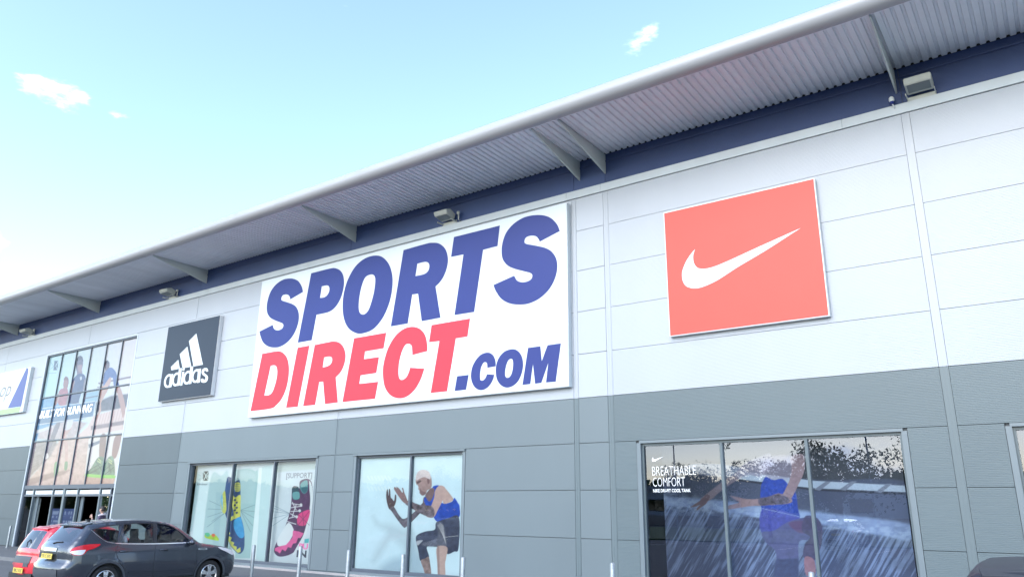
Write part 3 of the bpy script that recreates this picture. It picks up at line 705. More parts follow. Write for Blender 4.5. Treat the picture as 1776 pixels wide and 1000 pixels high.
# ---- tall entrance glazing with printed film, one sheet per pane
w = WINS['big']
G = bpy.data.objects.new('x', None); bpy.data.objects.remove(G)
fz0, fz1 = mz(2.33), mz(7.90); fx0, fx1 = mx(-36.0), mx(-28.57)
colx = np.array([mx(v) for v in (-36.0, -34.72, -33.45, -32.19, -30.93, -29.70, -28.57)]); rowz = [fz0, mz(4.165), mz(6.04), fz1]
p = Print(fx0, fx1, fz0, fz1, 0.10, res=0.022).view((30, 570), 3.45)
t = np.clip((p.u-60)/170, 0, 1)[..., None]; v = np.clip((p.v-600)/120, 0, 1)[..., None]
p.c[:] = (ink((178, 226, 240))*(1-t)+ink((234, 234, 242))*t)*(1-0.0*v)
p.cpoly([(60, 420), (330, 395), (480, 372), (450, 520), (330, 560), (80, 680)], (120, 168, 212), soft=2, shade=0.2)
p.cpoly([(380, 400), (490, 365), (480, 430), (380, 440)], (150, 190, 218), soft=3)
p.line((405, 415), (480, 400), 1.2, (120, 135, 160)); p.line((490, 325), (690, 285), 1.6, (150, 140, 155)); p.line((480, 350), (690, 335), 1.0, (150, 145, 160))
p.cpoly([(470, 440), (560, 400), (680, 385), (660, 470), (465, 500)], (112, 112, 132), soft=3, shade=0.3)
p.cpoly([(455, 520), (650, 465), (640, 600), (420, 640), (340, 655), (420, 585)], (226, 208, 210), soft=2)
for k in range(11): p.line((470+k*17, 512-k*4), (452+k*17, 575-k*3), 0.35, (180, 150, 160), 0.7)
p.cpoly([(440, 580), (650, 545), (645, 570), (440, 605)], (150, 135, 150), soft=2, shade=0.3)
p.cpoly([(60, 680), (230, 655), (250, 720), (100, 860), (40, 940), (40, 760)], (158, 150, 162), soft=3, shade=0.3)
for k in range(9): p.line((60+k*4, 700+k*26), (250, 640+k*22), 0.4, (118, 112, 130), 0.6)
p.cpoly([(130, 610), (290, 545), (420, 560), (330, 660), (120, 660)], (196, 186, 196), soft=4, shade=0.2)
p.cpoly([(250, 660), (440, 640), (400, 940), (30, 945), (100, 860), (200, 760)], (212, 192, 192), soft=4, shade=0.22)
p.cpoly([(40, 905), (200, 860), (320, 840), (280, 870), (180, 900), (60, 940)], (150, 130, 140), soft=3, a=0.7)
p.cpoly([(90, 615), (210, 575), (215, 590), (100, 630)], (216, 222, 232), soft=1.5)
p.cpoly([(430, 640), (640, 625), (570, 945), (395, 945)], (228, 230, 234), soft=1.2)
p.cpoly([(425, 690), (520, 655), (520, 672), (428, 712)], (120, 130, 160), soft=1.5)
p.cpoly([(400, 880), (590, 880), (570, 945), (395, 945)], (206, 180, 172), soft=3, shade=0.2)
p.poly([(498, 640), (532, 640), (518, 772), (490, 772)], (152, 128, 136), soft=1.5); p.poly([(582, 650), (624, 636), (594, 762), (566, 762)], (160, 132, 140), soft=1.5)
p.poly([(410, 862), (440, 832), (476, 775), (502, 762), (520, 782), (512, 868), (480, 882), (420, 880)], (104, 140, 132), shade=0.5); p.poly([(492, 870), (520, 812), (546, 766), (576, 770), (582, 878), (540, 890), (498, 886)], (118, 152, 142), shade=0.5)
p.poly([(410, 866), (500, 872), (580, 874), (580, 892), (500, 890), (415, 882)], (150, 222, 128), soft=1)
# runners
p.poly([(360, 248), (384, 244), (388, 278), (358, 284)], (150, 130, 146)); p.poly([(276, 350), (296, 350), (298, 372), (274, 374)], (172, 140, 146)); p.poly([(530, 244), (546, 240), (552, 262), (530, 268)], (176, 148, 150))
p.poly([(280, 302), (292, 285), (306, 298), (304, 340), (288, 372), (275, 342)], (160, 122, 128)); p.poly([(250, 372), (276, 356), (302, 362), (302, 450), (246, 450)], (172, 112, 132), shade=0.2); p.poly([(225, 430), (245, 385), (256, 400), (236, 450), (222, 455)], (176, 150, 156))
p.poly([(215, 602), (240, 556), (256, 572), (205, 700), (176, 770), (158, 778), (188, 682)], (130, 124, 148), shade=0.2); p.poly([(158, 760), (180, 742), (186, 768), (160, 780)], (224, 224, 230))
p.poly([(330, 312), (366, 268), (402, 276), (412, 322), (402, 382), (398, 442), (306, 442), (306, 390)], (82, 92, 138), shade=0.2); p.poly([(358, 186), (372, 162), (390, 170), (393, 212), (381, 252), (360, 262), (350, 222)], (116, 108, 130)); p.poly([(404, 300), (414, 372), (400, 432), (390, 404)], (154, 144, 162))
p.poly([(330, 325), (345, 315), (318, 400), (300, 452), (292, 440)], (158, 146, 160)); p.poly([(386, 380), (405, 370), (395, 440), (368, 440)], (190, 214, 232))
p.poly([(285, 548), (330, 545), (326, 592), (294, 640), (304, 700), (300, 800), (288, 802), (284, 722), (270, 652), (250, 760), (242, 806), (226, 806), (236, 750), (260, 640)], (204, 174, 176), shade=0.15); p.poly([(286, 552), (332, 546), (322, 590), (290, 606), (276, 590)], (210, 216, 228)); p.poly([(224, 800), (246, 800), (244, 852), (230, 884), (218, 868)], (120, 168, 140)); p.poly([(284, 796), (302, 796), (298, 838), (282, 842)], (120, 160, 140))
p.poly([(525, 206), (540, 190), (552, 208), (546, 246), (528, 252)], (122, 108, 122)); p.poly([(522, 262), (558, 230), (590, 258), (602, 312), (612, 347), (580, 346), (570, 292), (546, 312), (552, 342), (524, 350), (514, 330)], (100, 122, 180), shade=0.2)
p.poly([(500, 352), (546, 350), (522, 402), (502, 442), (500, 492), (476, 540), (455, 560), (490, 480)], (200, 168, 164)); p.poly([(588, 346), (616, 350), (640, 430), (646, 482), (632, 532), (620, 482), (602, 402)], (190, 158, 158)); p.poly([(545, 300), (560, 290), (556, 330), (530, 350), (512, 352)], (206, 178, 176))
for a, b in (((430, 845), (505, 800)), ((440, 860), (508, 820)), ((470, 790), (505, 845)), ((515, 850), (575, 800)), ((525, 868), (578, 826)), ((545, 790), (560, 860)), ((420, 866), (470, 850))): p.line(a, b, 0.7, (66, 92, 104), 0.8)
for a, b in (((484, 775), (500, 790)), ((480, 788), (500, 802)), ((548, 778), (566, 792)), ((546, 792), (566, 806))): p.line(a, b, 0.6, (214, 232, 170), 0.9)
p.poly([(356, 196), (360, 172), (374, 160), (390, 168), (394, 196), (384, 184), (368, 186)], (84, 76, 96)); p.poly([(524, 212), (530, 194), (542, 188), (552, 204), (540, 206)], (84, 76, 92)); p.poly([(278, 306), (284, 288), (294, 284), (306, 298), (306, 330), (298, 306)], (130, 96, 104))
p.poly([(362, 220), (386, 216), (384, 250), (366, 256)], (178, 152, 160), soft=2.5, a=0.8); p.poly([(375, 290), (384, 284), (386, 300), (378, 306)], (200, 212, 226))
p.cpoly([(205, 478), (465, 434), (452, 525), (150, 575), (122, 560), (130, 492)], (98, 124, 166), soft=1, a=0.85)
p.line((150, 476), (462, 432), 0.5, (232, 240, 246)); p.line((128, 572), (452, 524), 0.5, (232, 240, 246))
p.cpoly([(222, 192), (246, 190), (240, 246), (216, 248)], (84, 96, 124), soft=1); p.line((230, 220), (246, 192), 0.5, (200, 230, 240)); p.line((230, 220), (241, 246), 0.5, (200, 230, 240)); p.line((200, 200), (218, 222), 0.4, (140, 170, 186)); p.line((200, 240), (218, 222), 0.4, (140, 170, 186)); p.line((186, 266), (232, 262), 0.5, (130, 160, 180), 0.7)
mb = MB(); fy0, fy1 = 0.03, 0.17
mb.box(fx0-0.02, fx0+0.05, fy0, fy1, 0.0, fz1+0.02); mb.box(fx1-0.05, fx1+0.02, fy0, fy1, 0.0, fz1+0.02)
mb.box(fx0+0.05, fx1-0.05, fy0, fy1, fz1-0.05, fz1+0.02); mb.box(fx0+0.05, fx1-0.05, fy0, fy1, mz(2.20), fz0+0.03)
ent = mb.build('entrance_glazing', 'frame', B)
for x in colx[1:-1]: box('mullion', 'frame', ent, x-0.028, x+0.028, 0.05, 0.16, fz0+0.03, fz1-0.05)
for i in range(6):
    for z in rowz[1:3]: box('transom', 'frame', ent, colx[i]+0.05 if i == 0 else colx[i]+0.028, colx[i+1]-0.028 if i < 5 else colx[i+1]-0.05, 0.055, 0.155, z-0.028, z+0.028)
ii = [0]+[int(round((x-fx0)/(fx1-fx0)*p.nx)) for x in colx[1:-1]]+[p.nx]; jj = [0]+[int(round((z-fz0)/(fz1-fz0)*p.nz)) for z in rowz[1:3]]+[p.nz]
for i in range(6):
    for j in range(3): p.build('printed_pane', 'window_film', ent, ii[i], ii[i+1], jj[j], jj[j+1])
box('film_backing', 'dark', ent, fx0+0.05, fx1-0.05, 0.105, 0.112, fz0+0.03, fz1-0.05)
sheet_text('-BUILT FOR RUNNING', 'ink_white', ent, (122, 541), (446, 494), 46, (30, 570), 3.45, 0.097, shear=0.25, bold=0.03, name='lettering')
s = SUR*S_
mb = MB(); mb.box(fx0-0.02-s, fx0-0.022, -0.004, 0.05, 0.0, mz(7.99)); mb.box(fx1+0.022, fx1+0.02+s, -0.004, 0.05, 0.0, mz(7.99)); mb.box(fx0-0.02, fx1+0.02, -0.006, 0.05, fz1+0.021, mz(7.995))
mb.build('surround', 'trim', ent)
# doors below: uprights, lit transom strips, side lights, open dark doorways
zt0, zt1, zh = mz(1.985), mz(2.15), mz(1.93)
ux = [at(q, 858.6, 0.1)[0] for q in (43.0, 59.1, 92.6, 112.0, 135.9, 174.4, 193.5)]
box('door_head', 'frame', ent, fx0+0.05, fx1-0.05, 0.05, 0.15, zh-0.02, zt0-0.002)
for k, x in enumerate(ux):
    ww = 0.09 if k == 3 else 0.045
    box('door_post', 'frame' if k in (0, 6) else 'flashing', ent, x-ww, x+ww, 0.045, 0.16, 0.0, mz(2.20)-0.002)
for k in range(6):
    a, b = ux[k]+0.1, ux[k+1]-0.1
    box('transom_panel', 'sign_white', ent, a, b, 0.09, 0.11, zt0+0.01, zt1)
    if k in (1, 4): # doorway with one sliding leaf pushed open
        box('door_leaf', 'flashing', ent, ux[k]+0.06, ux[k]+0.32, 0.20, 0.25, 0.03, zh-0.03)
    else:
        q = MB().add([(ux[k]+0.05, 0.11, 0.03), (ux[k+1]-0.05, 0.11, 0.03), (ux[k+1]-0.05, 0.11, zh-0.02), (ux[k]+0.05, 0.11, zh-0.02)], [(0, 1, 2, 3)]).build('side_light', 'glass', ent)
        if k in (2, 3):
            f = Print(ux[k]+0.1, ux[k+1]-0.1, 0.5, mz(1.45), 0.118, 0.03); f.fill((70, 92, 150)); f.c *= (0.8+0.4*fbm(f.u/3, f.v/3, 3, k))[..., None]
            wx = ux[k+1]-ux[k]
            for r_ in range(9):
                zz = mz(1.30)-r_*0.19; hh = 0.05 if r_ % 3 else 0.075
                m_ = (np.abs(f.Z-zz) < hh) & (np.abs(f.X-ux[k]-wx/2) < wx*0.33) & (vnoise(f.X*9, f.Z*5, r_) > 0.42)
                f.c[m_] = ink((150, 170, 205))
            f.build('door_poster', 'poster_print', ent)
        else:
            box('blind', 'panel_grey', ent, ux[k]+0.1, ux[k+1]-0.12, 0.5, 0.52, 0.05, zh-0.1)

# ------------------------------------------------------------------ signs
def sign(name, label, x0, x1, z0, z1, d, face, edge='sign_edge', inset=0.03, wall=-0.004):
    t = thing(name, label, 'sign', ((x0+x1)/2, 0, z0))
    t.location = (0, 0, 0)
    mb = MB(); mb.box(x0, x1, -d, wall, z0, z1)
    me = mb.mesh('case'); bm = bmesh.new(); bm.from_mesh(me); bmesh.ops.bevel(bm, geom=bm.edges[:], offset=0.008, segments=2, affect='EDGES'); bm.to_mesh(me); bm.free()
    link('case', me, edge, t)
    box('face', face, t, x0+inset, x1-inset, -d-0.006, -d-0.0005, z0+inset, z1-inset)
    return t
Yf = -0.18
# wide lettered board
(xa, za), (xb, zb) = at(433, 724, Yf), at(984.5, 350.5, Yf)
xa = (at(451, 486, Yf)[0]+xa)/2; xb = (at(985, 672, Yf)[0]+xb)/2; zb = at(984.5, 350.5, Yf)[1]
zb = min(zb, Z_TRIM0-0.01)
sd_ = sign('sign_board', 'wide white sign board with slanted blue and red lettering', xa, xb, za, zb, 0.174, 'sign_white', 'sign_white')
yl = Yf-0.0065
def letters(o, s, mat, *defs):
    for outer, holes in defs:
        flat_shape('letter', mat, sd_, px_outline(outer, o, s, Yf), [px_outline(h, o, s, Yf) for h in holes], y=-0.1805, t=0.004)
SBIG = [(728, 225), (700, 160, 1), (640, 100, 1), (570, 75, 1), (490, 72, 1), (390, 92, 1), (290, 150, 1), (215, 235, 1), (178, 330, 1), (167, 420, 1), (180, 500, 1), (225, 557, 1), (290, 588, 1), (380, 612, 1), (445, 630, 1),
        (463, 655, 1), (450, 690, 1), (410, 712, 1), (360, 718, 1), (315, 700, 1), (288, 655), (88, 745), (115, 810, 1), (165, 878, 1), (240, 920, 1), (330, 933, 1), (430, 922, 1), (540, 868, 1), (630, 778, 1), (685, 670, 1),
        (703, 570, 1), (690, 485, 1), (645, 420, 1), (580, 385, 1), (490, 365, 1), (400, 347, 1), (388, 318, 1), (405, 285, 1), (450, 270, 1), (495, 275, 1), (520, 298, 1), (535, 327)]
letters((840, 360), 5.556, 'sign_blue', (SBIG, []))
S2 = px_outline(SBIG, (840, 360), 5.556, Yf); a = np.array(S2); mn, mxx = a.min(0), a.max(0)
q = [at(*v, Yf) for v in ((450, 576), (525.5, 506.5), (502.5, 481.7), (478, 602.5))]
X0, X1, Zt, Zb = q[0][0], q[1][0], q[2][1], q[3][1]
flat_shape('letter', 'sign_blue', sd_, [(X0+(x-mn[0])/(mxx[0]-mn[0])*(X1-X0), Zb+(z-mn[1])/(mxx[1]-mn[1])*(Zt-Zb)) for x, z in S2], y=-0.1805, t=0.004)
letters((660, 380), 5.0, 'sign_blue',
    ([(200, 268), (395, 213, 1), (450, 204, 1), (510, 212, 1), (560, 255, 1), (584, 330, 1), (578, 410, 1), (550, 490, 1), (515, 545, 1), (477, 583), (520, 853), (358, 883), (326, 645), (275, 652), (236, 903), (90, 928)],
     [[(320, 385), (385, 370, 1), (415, 380, 1), (424, 410, 1), (412, 450, 1), (375, 477, 1), (303, 493)]]),
    ([(637, 155), (1035, 55), (1015, 233), (890, 265), (812, 803), (642, 830), (720, 305), (612, 327)], []))
letters((500, 430), 5.263, 'sign_blue',
    ([(210, 230), (380, 187, 1), (430, 184, 1), (475, 205, 1), (503, 255, 1), (508, 340, 1), (485, 440, 1), (440, 525, 1), (375, 580, 1), (258, 608), (214, 840), (87, 862)],
     [[(306, 350), (350, 341, 1), (372, 352, 1), (375, 390, 1), (355, 430, 1), (325, 450, 1), (290, 454)]]),
    ([(805, 68, 1), (870, 90, 1), (925, 160, 1), (952, 270, 1), (945, 400, 1), (915, 520, 1), (860, 640, 1), (780, 735, 1), (690, 775, 1), (620, 775, 1), (550, 730, 1), (508, 640, 1), (497, 520, 1), (510, 400, 1), (550, 275, 1), (620, 160, 1), (710, 90, 1)],
     [[(755, 241, 1), (785, 252, 1), (795, 295, 1), (785, 390, 1), (760, 490, 1), (730, 570, 1), (690, 605, 1), (655, 592, 1), (643, 540, 1), (650, 440, 1), (672, 340, 1), (705, 265, 1)]]))
letters((430, 590), 7.695, 'sign_red',
    ([(192, 178), (360, 148, 1), (430, 146, 1), (490, 185, 1), (530, 255, 1), (548, 370, 1), (540, 500, 1), (510, 640, 1), (455, 770, 1), (380, 860, 1), (300, 908, 1), (35, 943)],
     [[(305, 337), (350, 330, 1), (380, 348, 1), (393, 410, 1), (385, 500, 1), (360, 600, 1), (325, 690, 1), (280, 728, 1), (218, 733)]]),
    ([(665, 97), (822, 68), (665, 883), (510, 897)], []),
    ([(893, 60), (1080, 22, 1), (1150, 13, 1), (1220, 30, 1), (1275, 90, 1), (1303, 190, 1), (1290, 300, 1), (1245, 410, 1), (1172, 490), (1200, 826), (1030, 848), (1005, 548), (953, 553), (897, 858), (737, 875)],
     [[(1018, 225), (1085, 214, 1), (1120, 230, 1), (1125, 270, 1), (1105, 315, 1), (1060, 345, 1), (998, 360)]]))
letters((580, 540), 5.554, 'sign_red',
    ([(190, 257), (500, 203), (474, 353), (295, 383), (285, 458), (430, 437), (404, 590), (252, 613), (240, 695), (422, 675), (392, 838), (78, 870)], []),
    ([(752, 417), (895, 380), (893, 310, 1), (870, 220, 1), (815, 162, 1), (740, 147, 1), (660, 172, 1), (580, 245, 1), (515, 360, 1), (475, 500, 1), (468, 610, 1), (485, 720, 1), (535, 800, 1), (610, 833, 1), (690, 820, 1), (770, 755, 1), (830, 655, 1),
      (866, 548), (730, 540), (715, 590, 1), (690, 635, 1), (655, 657, 1), (628, 645, 1), (617, 595, 1), (622, 500, 1), (645, 400, 1), (680, 325, 1), (715, 310, 1), (742, 325, 1), (750, 370, 1)], []),
    ([(937, 130), (1307, 67), (1282, 240), (1170, 258), (1085, 767), (928, 783), (1012, 283), (912, 295)], []))
letters((780, 580), 8.333, 'sign_blue',
    ([(107, 600), (273, 580), (237, 793), (72, 812)], []),
    ([(545, 478), (665, 455), (662, 385, 1), (635, 310, 1), (590, 268, 1), (530, 259, 1), (450, 290, 1), (380, 365, 1), (330, 460, 1), (308, 570, 1), (318, 670, 1), (360, 755, 1), (430, 798, 1), (500, 790, 1), (570, 740, 1), (620, 660, 1),
      (645, 578), (540, 570), (520, 620, 1), (490, 655, 1), (460, 662, 1), (440, 640, 1), (440, 560, 1), (455, 470, 1), (485, 410, 1), (515, 395, 1), (540, 415, 1)], []),
    ([(910, 208, 1), (985, 235, 1), (1040, 310, 1), (1060, 420, 1), (1045, 540, 1), (995, 660, 1), (920, 735, 1), (830, 763, 1), (750, 735, 1), (690, 660, 1), (667, 550, 1), (675, 430, 1), (720, 320, 1), (800, 240, 1)],
     [[(885, 347, 1), (912, 370, 1), (917, 440, 1), (905, 530, 1), (875, 600, 1), (835, 623, 1), (805, 600, 1), (800, 540, 1), (815, 450, 1), (845, 375, 1)]]),
    ([(1133, 190), (1310, 167), (1330, 383), (1415, 152), (1607, 125), (1532, 678), (1393, 690), (1425, 405), (1325, 695), (1235, 707), (1203, 418), (1165, 712), (1052, 725)], []))
# orange sign
(xa, za), (xb, zb) = at(1162, 583.5, -0.14), at(1411, 308.8, -0.14)
xa = (xa+at(1149.5, 369, -0.14)[0])/2; xb = (xb+at(1440, 545, -0.14)[0])/2
t = sign('sign_board', 'square orange red sign with a white tick shaped emblem', xa, xb, za, zb, 0.134, 'sign_orange', 'sign_edge', inset=0.022)
flat_shape('emblem', 'sign_white', t, px_outline(SWOOSH, (1130, 290), 3.226, -0.14), y=-0.1402, t=0.004)
# slate sign with three bars
(xa, za), (xb, zb) = at(274.5, 696.5, -0.17), at(382, 546, -0.17)
xa = (xa+at(291.5, 566, -0.17)[0])/2; xb = (xb+at(365, 686, -0.17)[0])/2
t = sign('sign_board', 'small slate grey square sign with three slanted white bars', xa, xb, za, zb, 0.164, 'sign_slate', 'sign_edge', inset=0.012)
AO, AS = (270, 560), 7.69
for b in ([(205, 583), (302, 487), (322, 605), (210, 628)], [(322, 413), (423, 313), (475, 580), (360, 600)], [(445, 238), (543, 138), (630, 552), (505, 577)]):
    flat_shape('bar', 'sign_white', t, px_outline(b, AO, AS, -0.17), y=-0.1702, t=0.003)
def ring(cx, cy, rx, ry, hx, hy, sk=-0.13):
    f = lambda ax, ay: [(cx+ax*math.cos(u)+sk*ay*math.sin(u), cy+ay*math.sin(u)-0.12*ax*math.cos(u), 1) for u in np.linspace(0, 2*math.pi, 17)[:-1]]
    return f(rx, ry), [f(hx, hy)]
def glyph(parts):
    for k, (outer, holes) in enumerate(parts):
        flat_shape('letter', 'sign_white', t, px_outline(outer, AO, AS, -0.17, 4), [px_outline(h, AO, AS, -0.17, 4) for h in holes], y=-0.1702-0.0008*k, t=0.003)
glyph([ring(170, 770, 58, 92, 33, 62), ([(196, 684), (236, 676), (212, 850), (176, 858)], [])])
glyph([ring(276, 748, 57, 92, 33, 62), ([(312, 604), (350, 598), (322, 828), (286, 835)], [])])
glyph([([(356, 650), (384, 644), (354, 828), (328, 834)], []), ([(360, 602), (388, 596), (384, 628), (356, 632)], [])])
glyph([ring(425, 725, 57, 92, 33, 62), ([(464, 580), (502, 574), (476, 806), (440, 812)], [])])
glyph([ring(538, 703, 57, 92, 33, 62), ([(566, 612), (606, 604), (588, 790), (552, 797)], [])])
glyph([([(702, 640), (690, 604, 1), (655, 598, 1), (622, 620, 1), (614, 662, 1), (632, 694, 1), (660, 712, 1), (664, 740, 1), (646, 754, 1), (630, 738), (602, 744), (606, 780, 1), (640, 794, 1), (680, 780, 1), (698, 736, 1), (690, 700, 1), (660, 674, 1), (644, 656, 1), (650, 636, 1), (668, 634, 1), (676, 648)], [])])
# shop sign at the far left
(xb, zt_), (_, zb_) = at(47.5, 636, -0.17), at(0, 720, -0.17)
zt_ = mz(7.45); zb_ = mz(5.55)
xb = at(43, 675, -0.17)[0]+0.25; xa = xb-9.2
t = sign('sign_board', 'white sign with a blue wedge and green strip at the far left', xa, xb, zb_-0.05, zt_+0.08, 0.164, 'sign_white', 'sign_white', inset=0.02)
HO, HS = (0, 630), 10.0
flat_shape('wedge', 'sign_wedge', t, px_outline([(465, 72), (490, 90), (488, 160), (368, 742), (135, 775)], HO, HS, -0.17), y=-0.1702, t=0.003)
g = [at(0+36.8, 630+74.6, -0.17), at(35, 709, -0.17)]
flat_shape('green_strip', 'sign_green', t, [(xa+0.02, g[0][1]), (g[0][0], g[0][1]), (g[0][0]-0.12, zb_-0.028), (xa+0.02, zb_-0.028)], y=-0.1702, t=0.003)
x1_, _ = at(21, 668, -0.17); zb2 = at(10, 684, -0.17)[1]
text_mesh('shop', 'ink_grey', t, x1_-2.55, x1_, zb2-0.35, 1.05, -0.1735, shear=0.3, bold=0.004)

# ------------------------------------------------------------------ floodlights, camera
def floodlight(X, label, w=0.40, sensor=True):
    t = thing('floodlight', label, 'floodlight', (X, 0, Z_TRIM1), 0, 'floodlights along the trim')
    d, h = 0.46, 0.22; tilt = R(-14)
    def q(x, y, z):
        y2, z2 = y*math.cos(tilt)-z*math.sin(tilt), y*math.sin(tilt)+z*math.cos(tilt)
        return (x, y2-0.10, z2+0.10)
    mb = MB()
    V = [(-w/2, 0, 0.0), (w/2, 0, 0.0), (w/2, 0, h*0.8), (-w/2, 0, h*0.8), (-w/2, -d*0.8, -0.02), (w/2, -d*0.8, -0.02), (w/2, -d, 0.09), (-w/2, -d, 0.09), (w/2, -d*0.55, h), (-w/2, -d*0.55, h)]
    mb.add([q(*v) for v in V], [(0, 1, 2, 3), (0, 4, 5, 1), (4, 7, 6, 5), (7, 9, 8, 6), (9, 3, 2, 8), (1, 5, 6, 8, 2), (0, 3, 9, 7, 4)])
    me = mb.mesh('housing'); bm = bmesh.new(); bm.from_mesh(me); bmesh.ops.bevel(bm, geom=bm.edges[:], offset=0.014, segments=2, affect='EDGES'); bm.to_mesh(me); bm.free()
    link('housing', me, 'lamp_body', t)
    mb = MB(); mb.add([q(-w/2+0.04, -0.08, -0.014), q(w/2-0.04, -0.08, -0.014), q(w/2-0.04, -d*0.76, -0.030), q(-w/2+0.04, -d*0.76, -0.030)], [(0, 1, 2, 3)]); mb.build('lens', 'flashing', t)
    mb = MB(); mb.box(-w/2-0.02, -w/2-0.005, -0.30, 0.0, 0.02, 0.06); mb.box(w/2+0.005, w/2+0.02, -0.30, 0.0, 0.02, 0.06); mb.box(-w/2-0.02, w/2+0.02, -0.02, 0.008, 0.0, 0.09); mb.build('stirrup', 'lamp_body', t)
    if sensor:
        mb = MB(); mb.tube([(w/2+0.16, 0.0, 0.03), (w/2+0.16, -0.10, 0.05), (w/2+0.16, -0.10, 0.24)], 0.018, 8); mb.lathe([(0.002, 0.20), (0.045, 0.22), (0.055, 0.26), (0.045, 0.30), (0.002, 0.32)], 12, c=(w/2+0.16, -0.12, 0)); mb.build('sensor', 'lamp_body', t, smooth=True)
    return t
floodlight(mx(-1.17), 'boxy floodlight at far right beside the small security camera', 0.52, False)
floodlight(mx(-12.75), 'floodlight on the trim above the wide blue and red lettering', 0.52)
floodlight(mx(-26.35), 'floodlight on the trim above the slate grey sign', 0.60)
floodlight(mx(-38.1), 'leftmost floodlight on the trim, left of the tall entrance glazing', 0.70)
cx, cz = at(1547, 178, -0.12)
t = thing('security_camera', 'small white and blue security camera under the canopy at right', 'camera', (cx, -0.02, cz-0.06))
mb = MB(); mb.tube([(0.02, 0.03, -0.06), (0.03, -0.04, -0.04), (0.0, -0.10, 0.03)], 0.012, 6); mb.build('cable_arm', 'sign_white', t)
mb = MB(); mb.lathe([(0.001, 0.0), (0.04, 0.0), (0.045, 0.06)], 12, c=(0, -0.10, 0.02)); mb.build('mount', 'sign_blue', t, smooth=True)
mb = MB(); mb.lathe([(0.045, 0.0), (0.055, 0.03), (0.055, 0.08), (0.03, 0.115), (0.001, 0.12)], 14, c=(0, -0.10, 0.08)); mb.build('dome', 'sign_white', t, smooth=True)

# ------------------------------------------------------------------ bollards
BOL = [((19, 911), -0.75, 'galvanised bollard at the far left edge by the entrance wall'), ((79, 912), -0.75, 'galvanised bollard behind the red car near the entrance'),
       ((441, 944), -3.15, 'galvanised bollard just right of the grey car bonnet'), ((521.5, 946), -3.15, 'galvanised bollard in front of the pink shoe print'),
       ((605, 952.5), -3.15, 'galvanised bollard left of the crouching athlete window'), ((699.5, 960), -3.15, 'galvanised bollard in front of the mullion of the athlete window'),
       ((803, 965), -3.15, 'galvanised bollard at the right edge of the athlete window'), ((1062, 974.5), -3.15, 'galvanised bollard left of the waterfall poster window'),
       ((1406, 990.5), -3.15, 'galvanised bollard in front of the waterfall poster')]
for (q, yy, lab) in BOL:
    X, H = at(*q, yy); r = 0.045 if yy > -1 else 0.05
    n = 20; mb = MB(); mb.lathe([(r, -0.1), (r, H-0.02), (r*0.9, H-0.006), (r*0.4, H), (0.001, H)], n)
    t = mb.build('bollard', 'galv', None, smooth=True, loc=(X, yy, 0)); t.rotation_euler = (R(random.uniform(-0.7, 0.7)), R(random.uniform(-0.7, 0.7)), 0)
    tag(t, lab, 'bollard', 'bollards along the pavement')
    mb = MB(); mb.lathe([(r+0.035, 0.001), (r+0.035, 0.014), (r+0.002, 0.018)], n); mb.build('base_plate', 'galv', t)

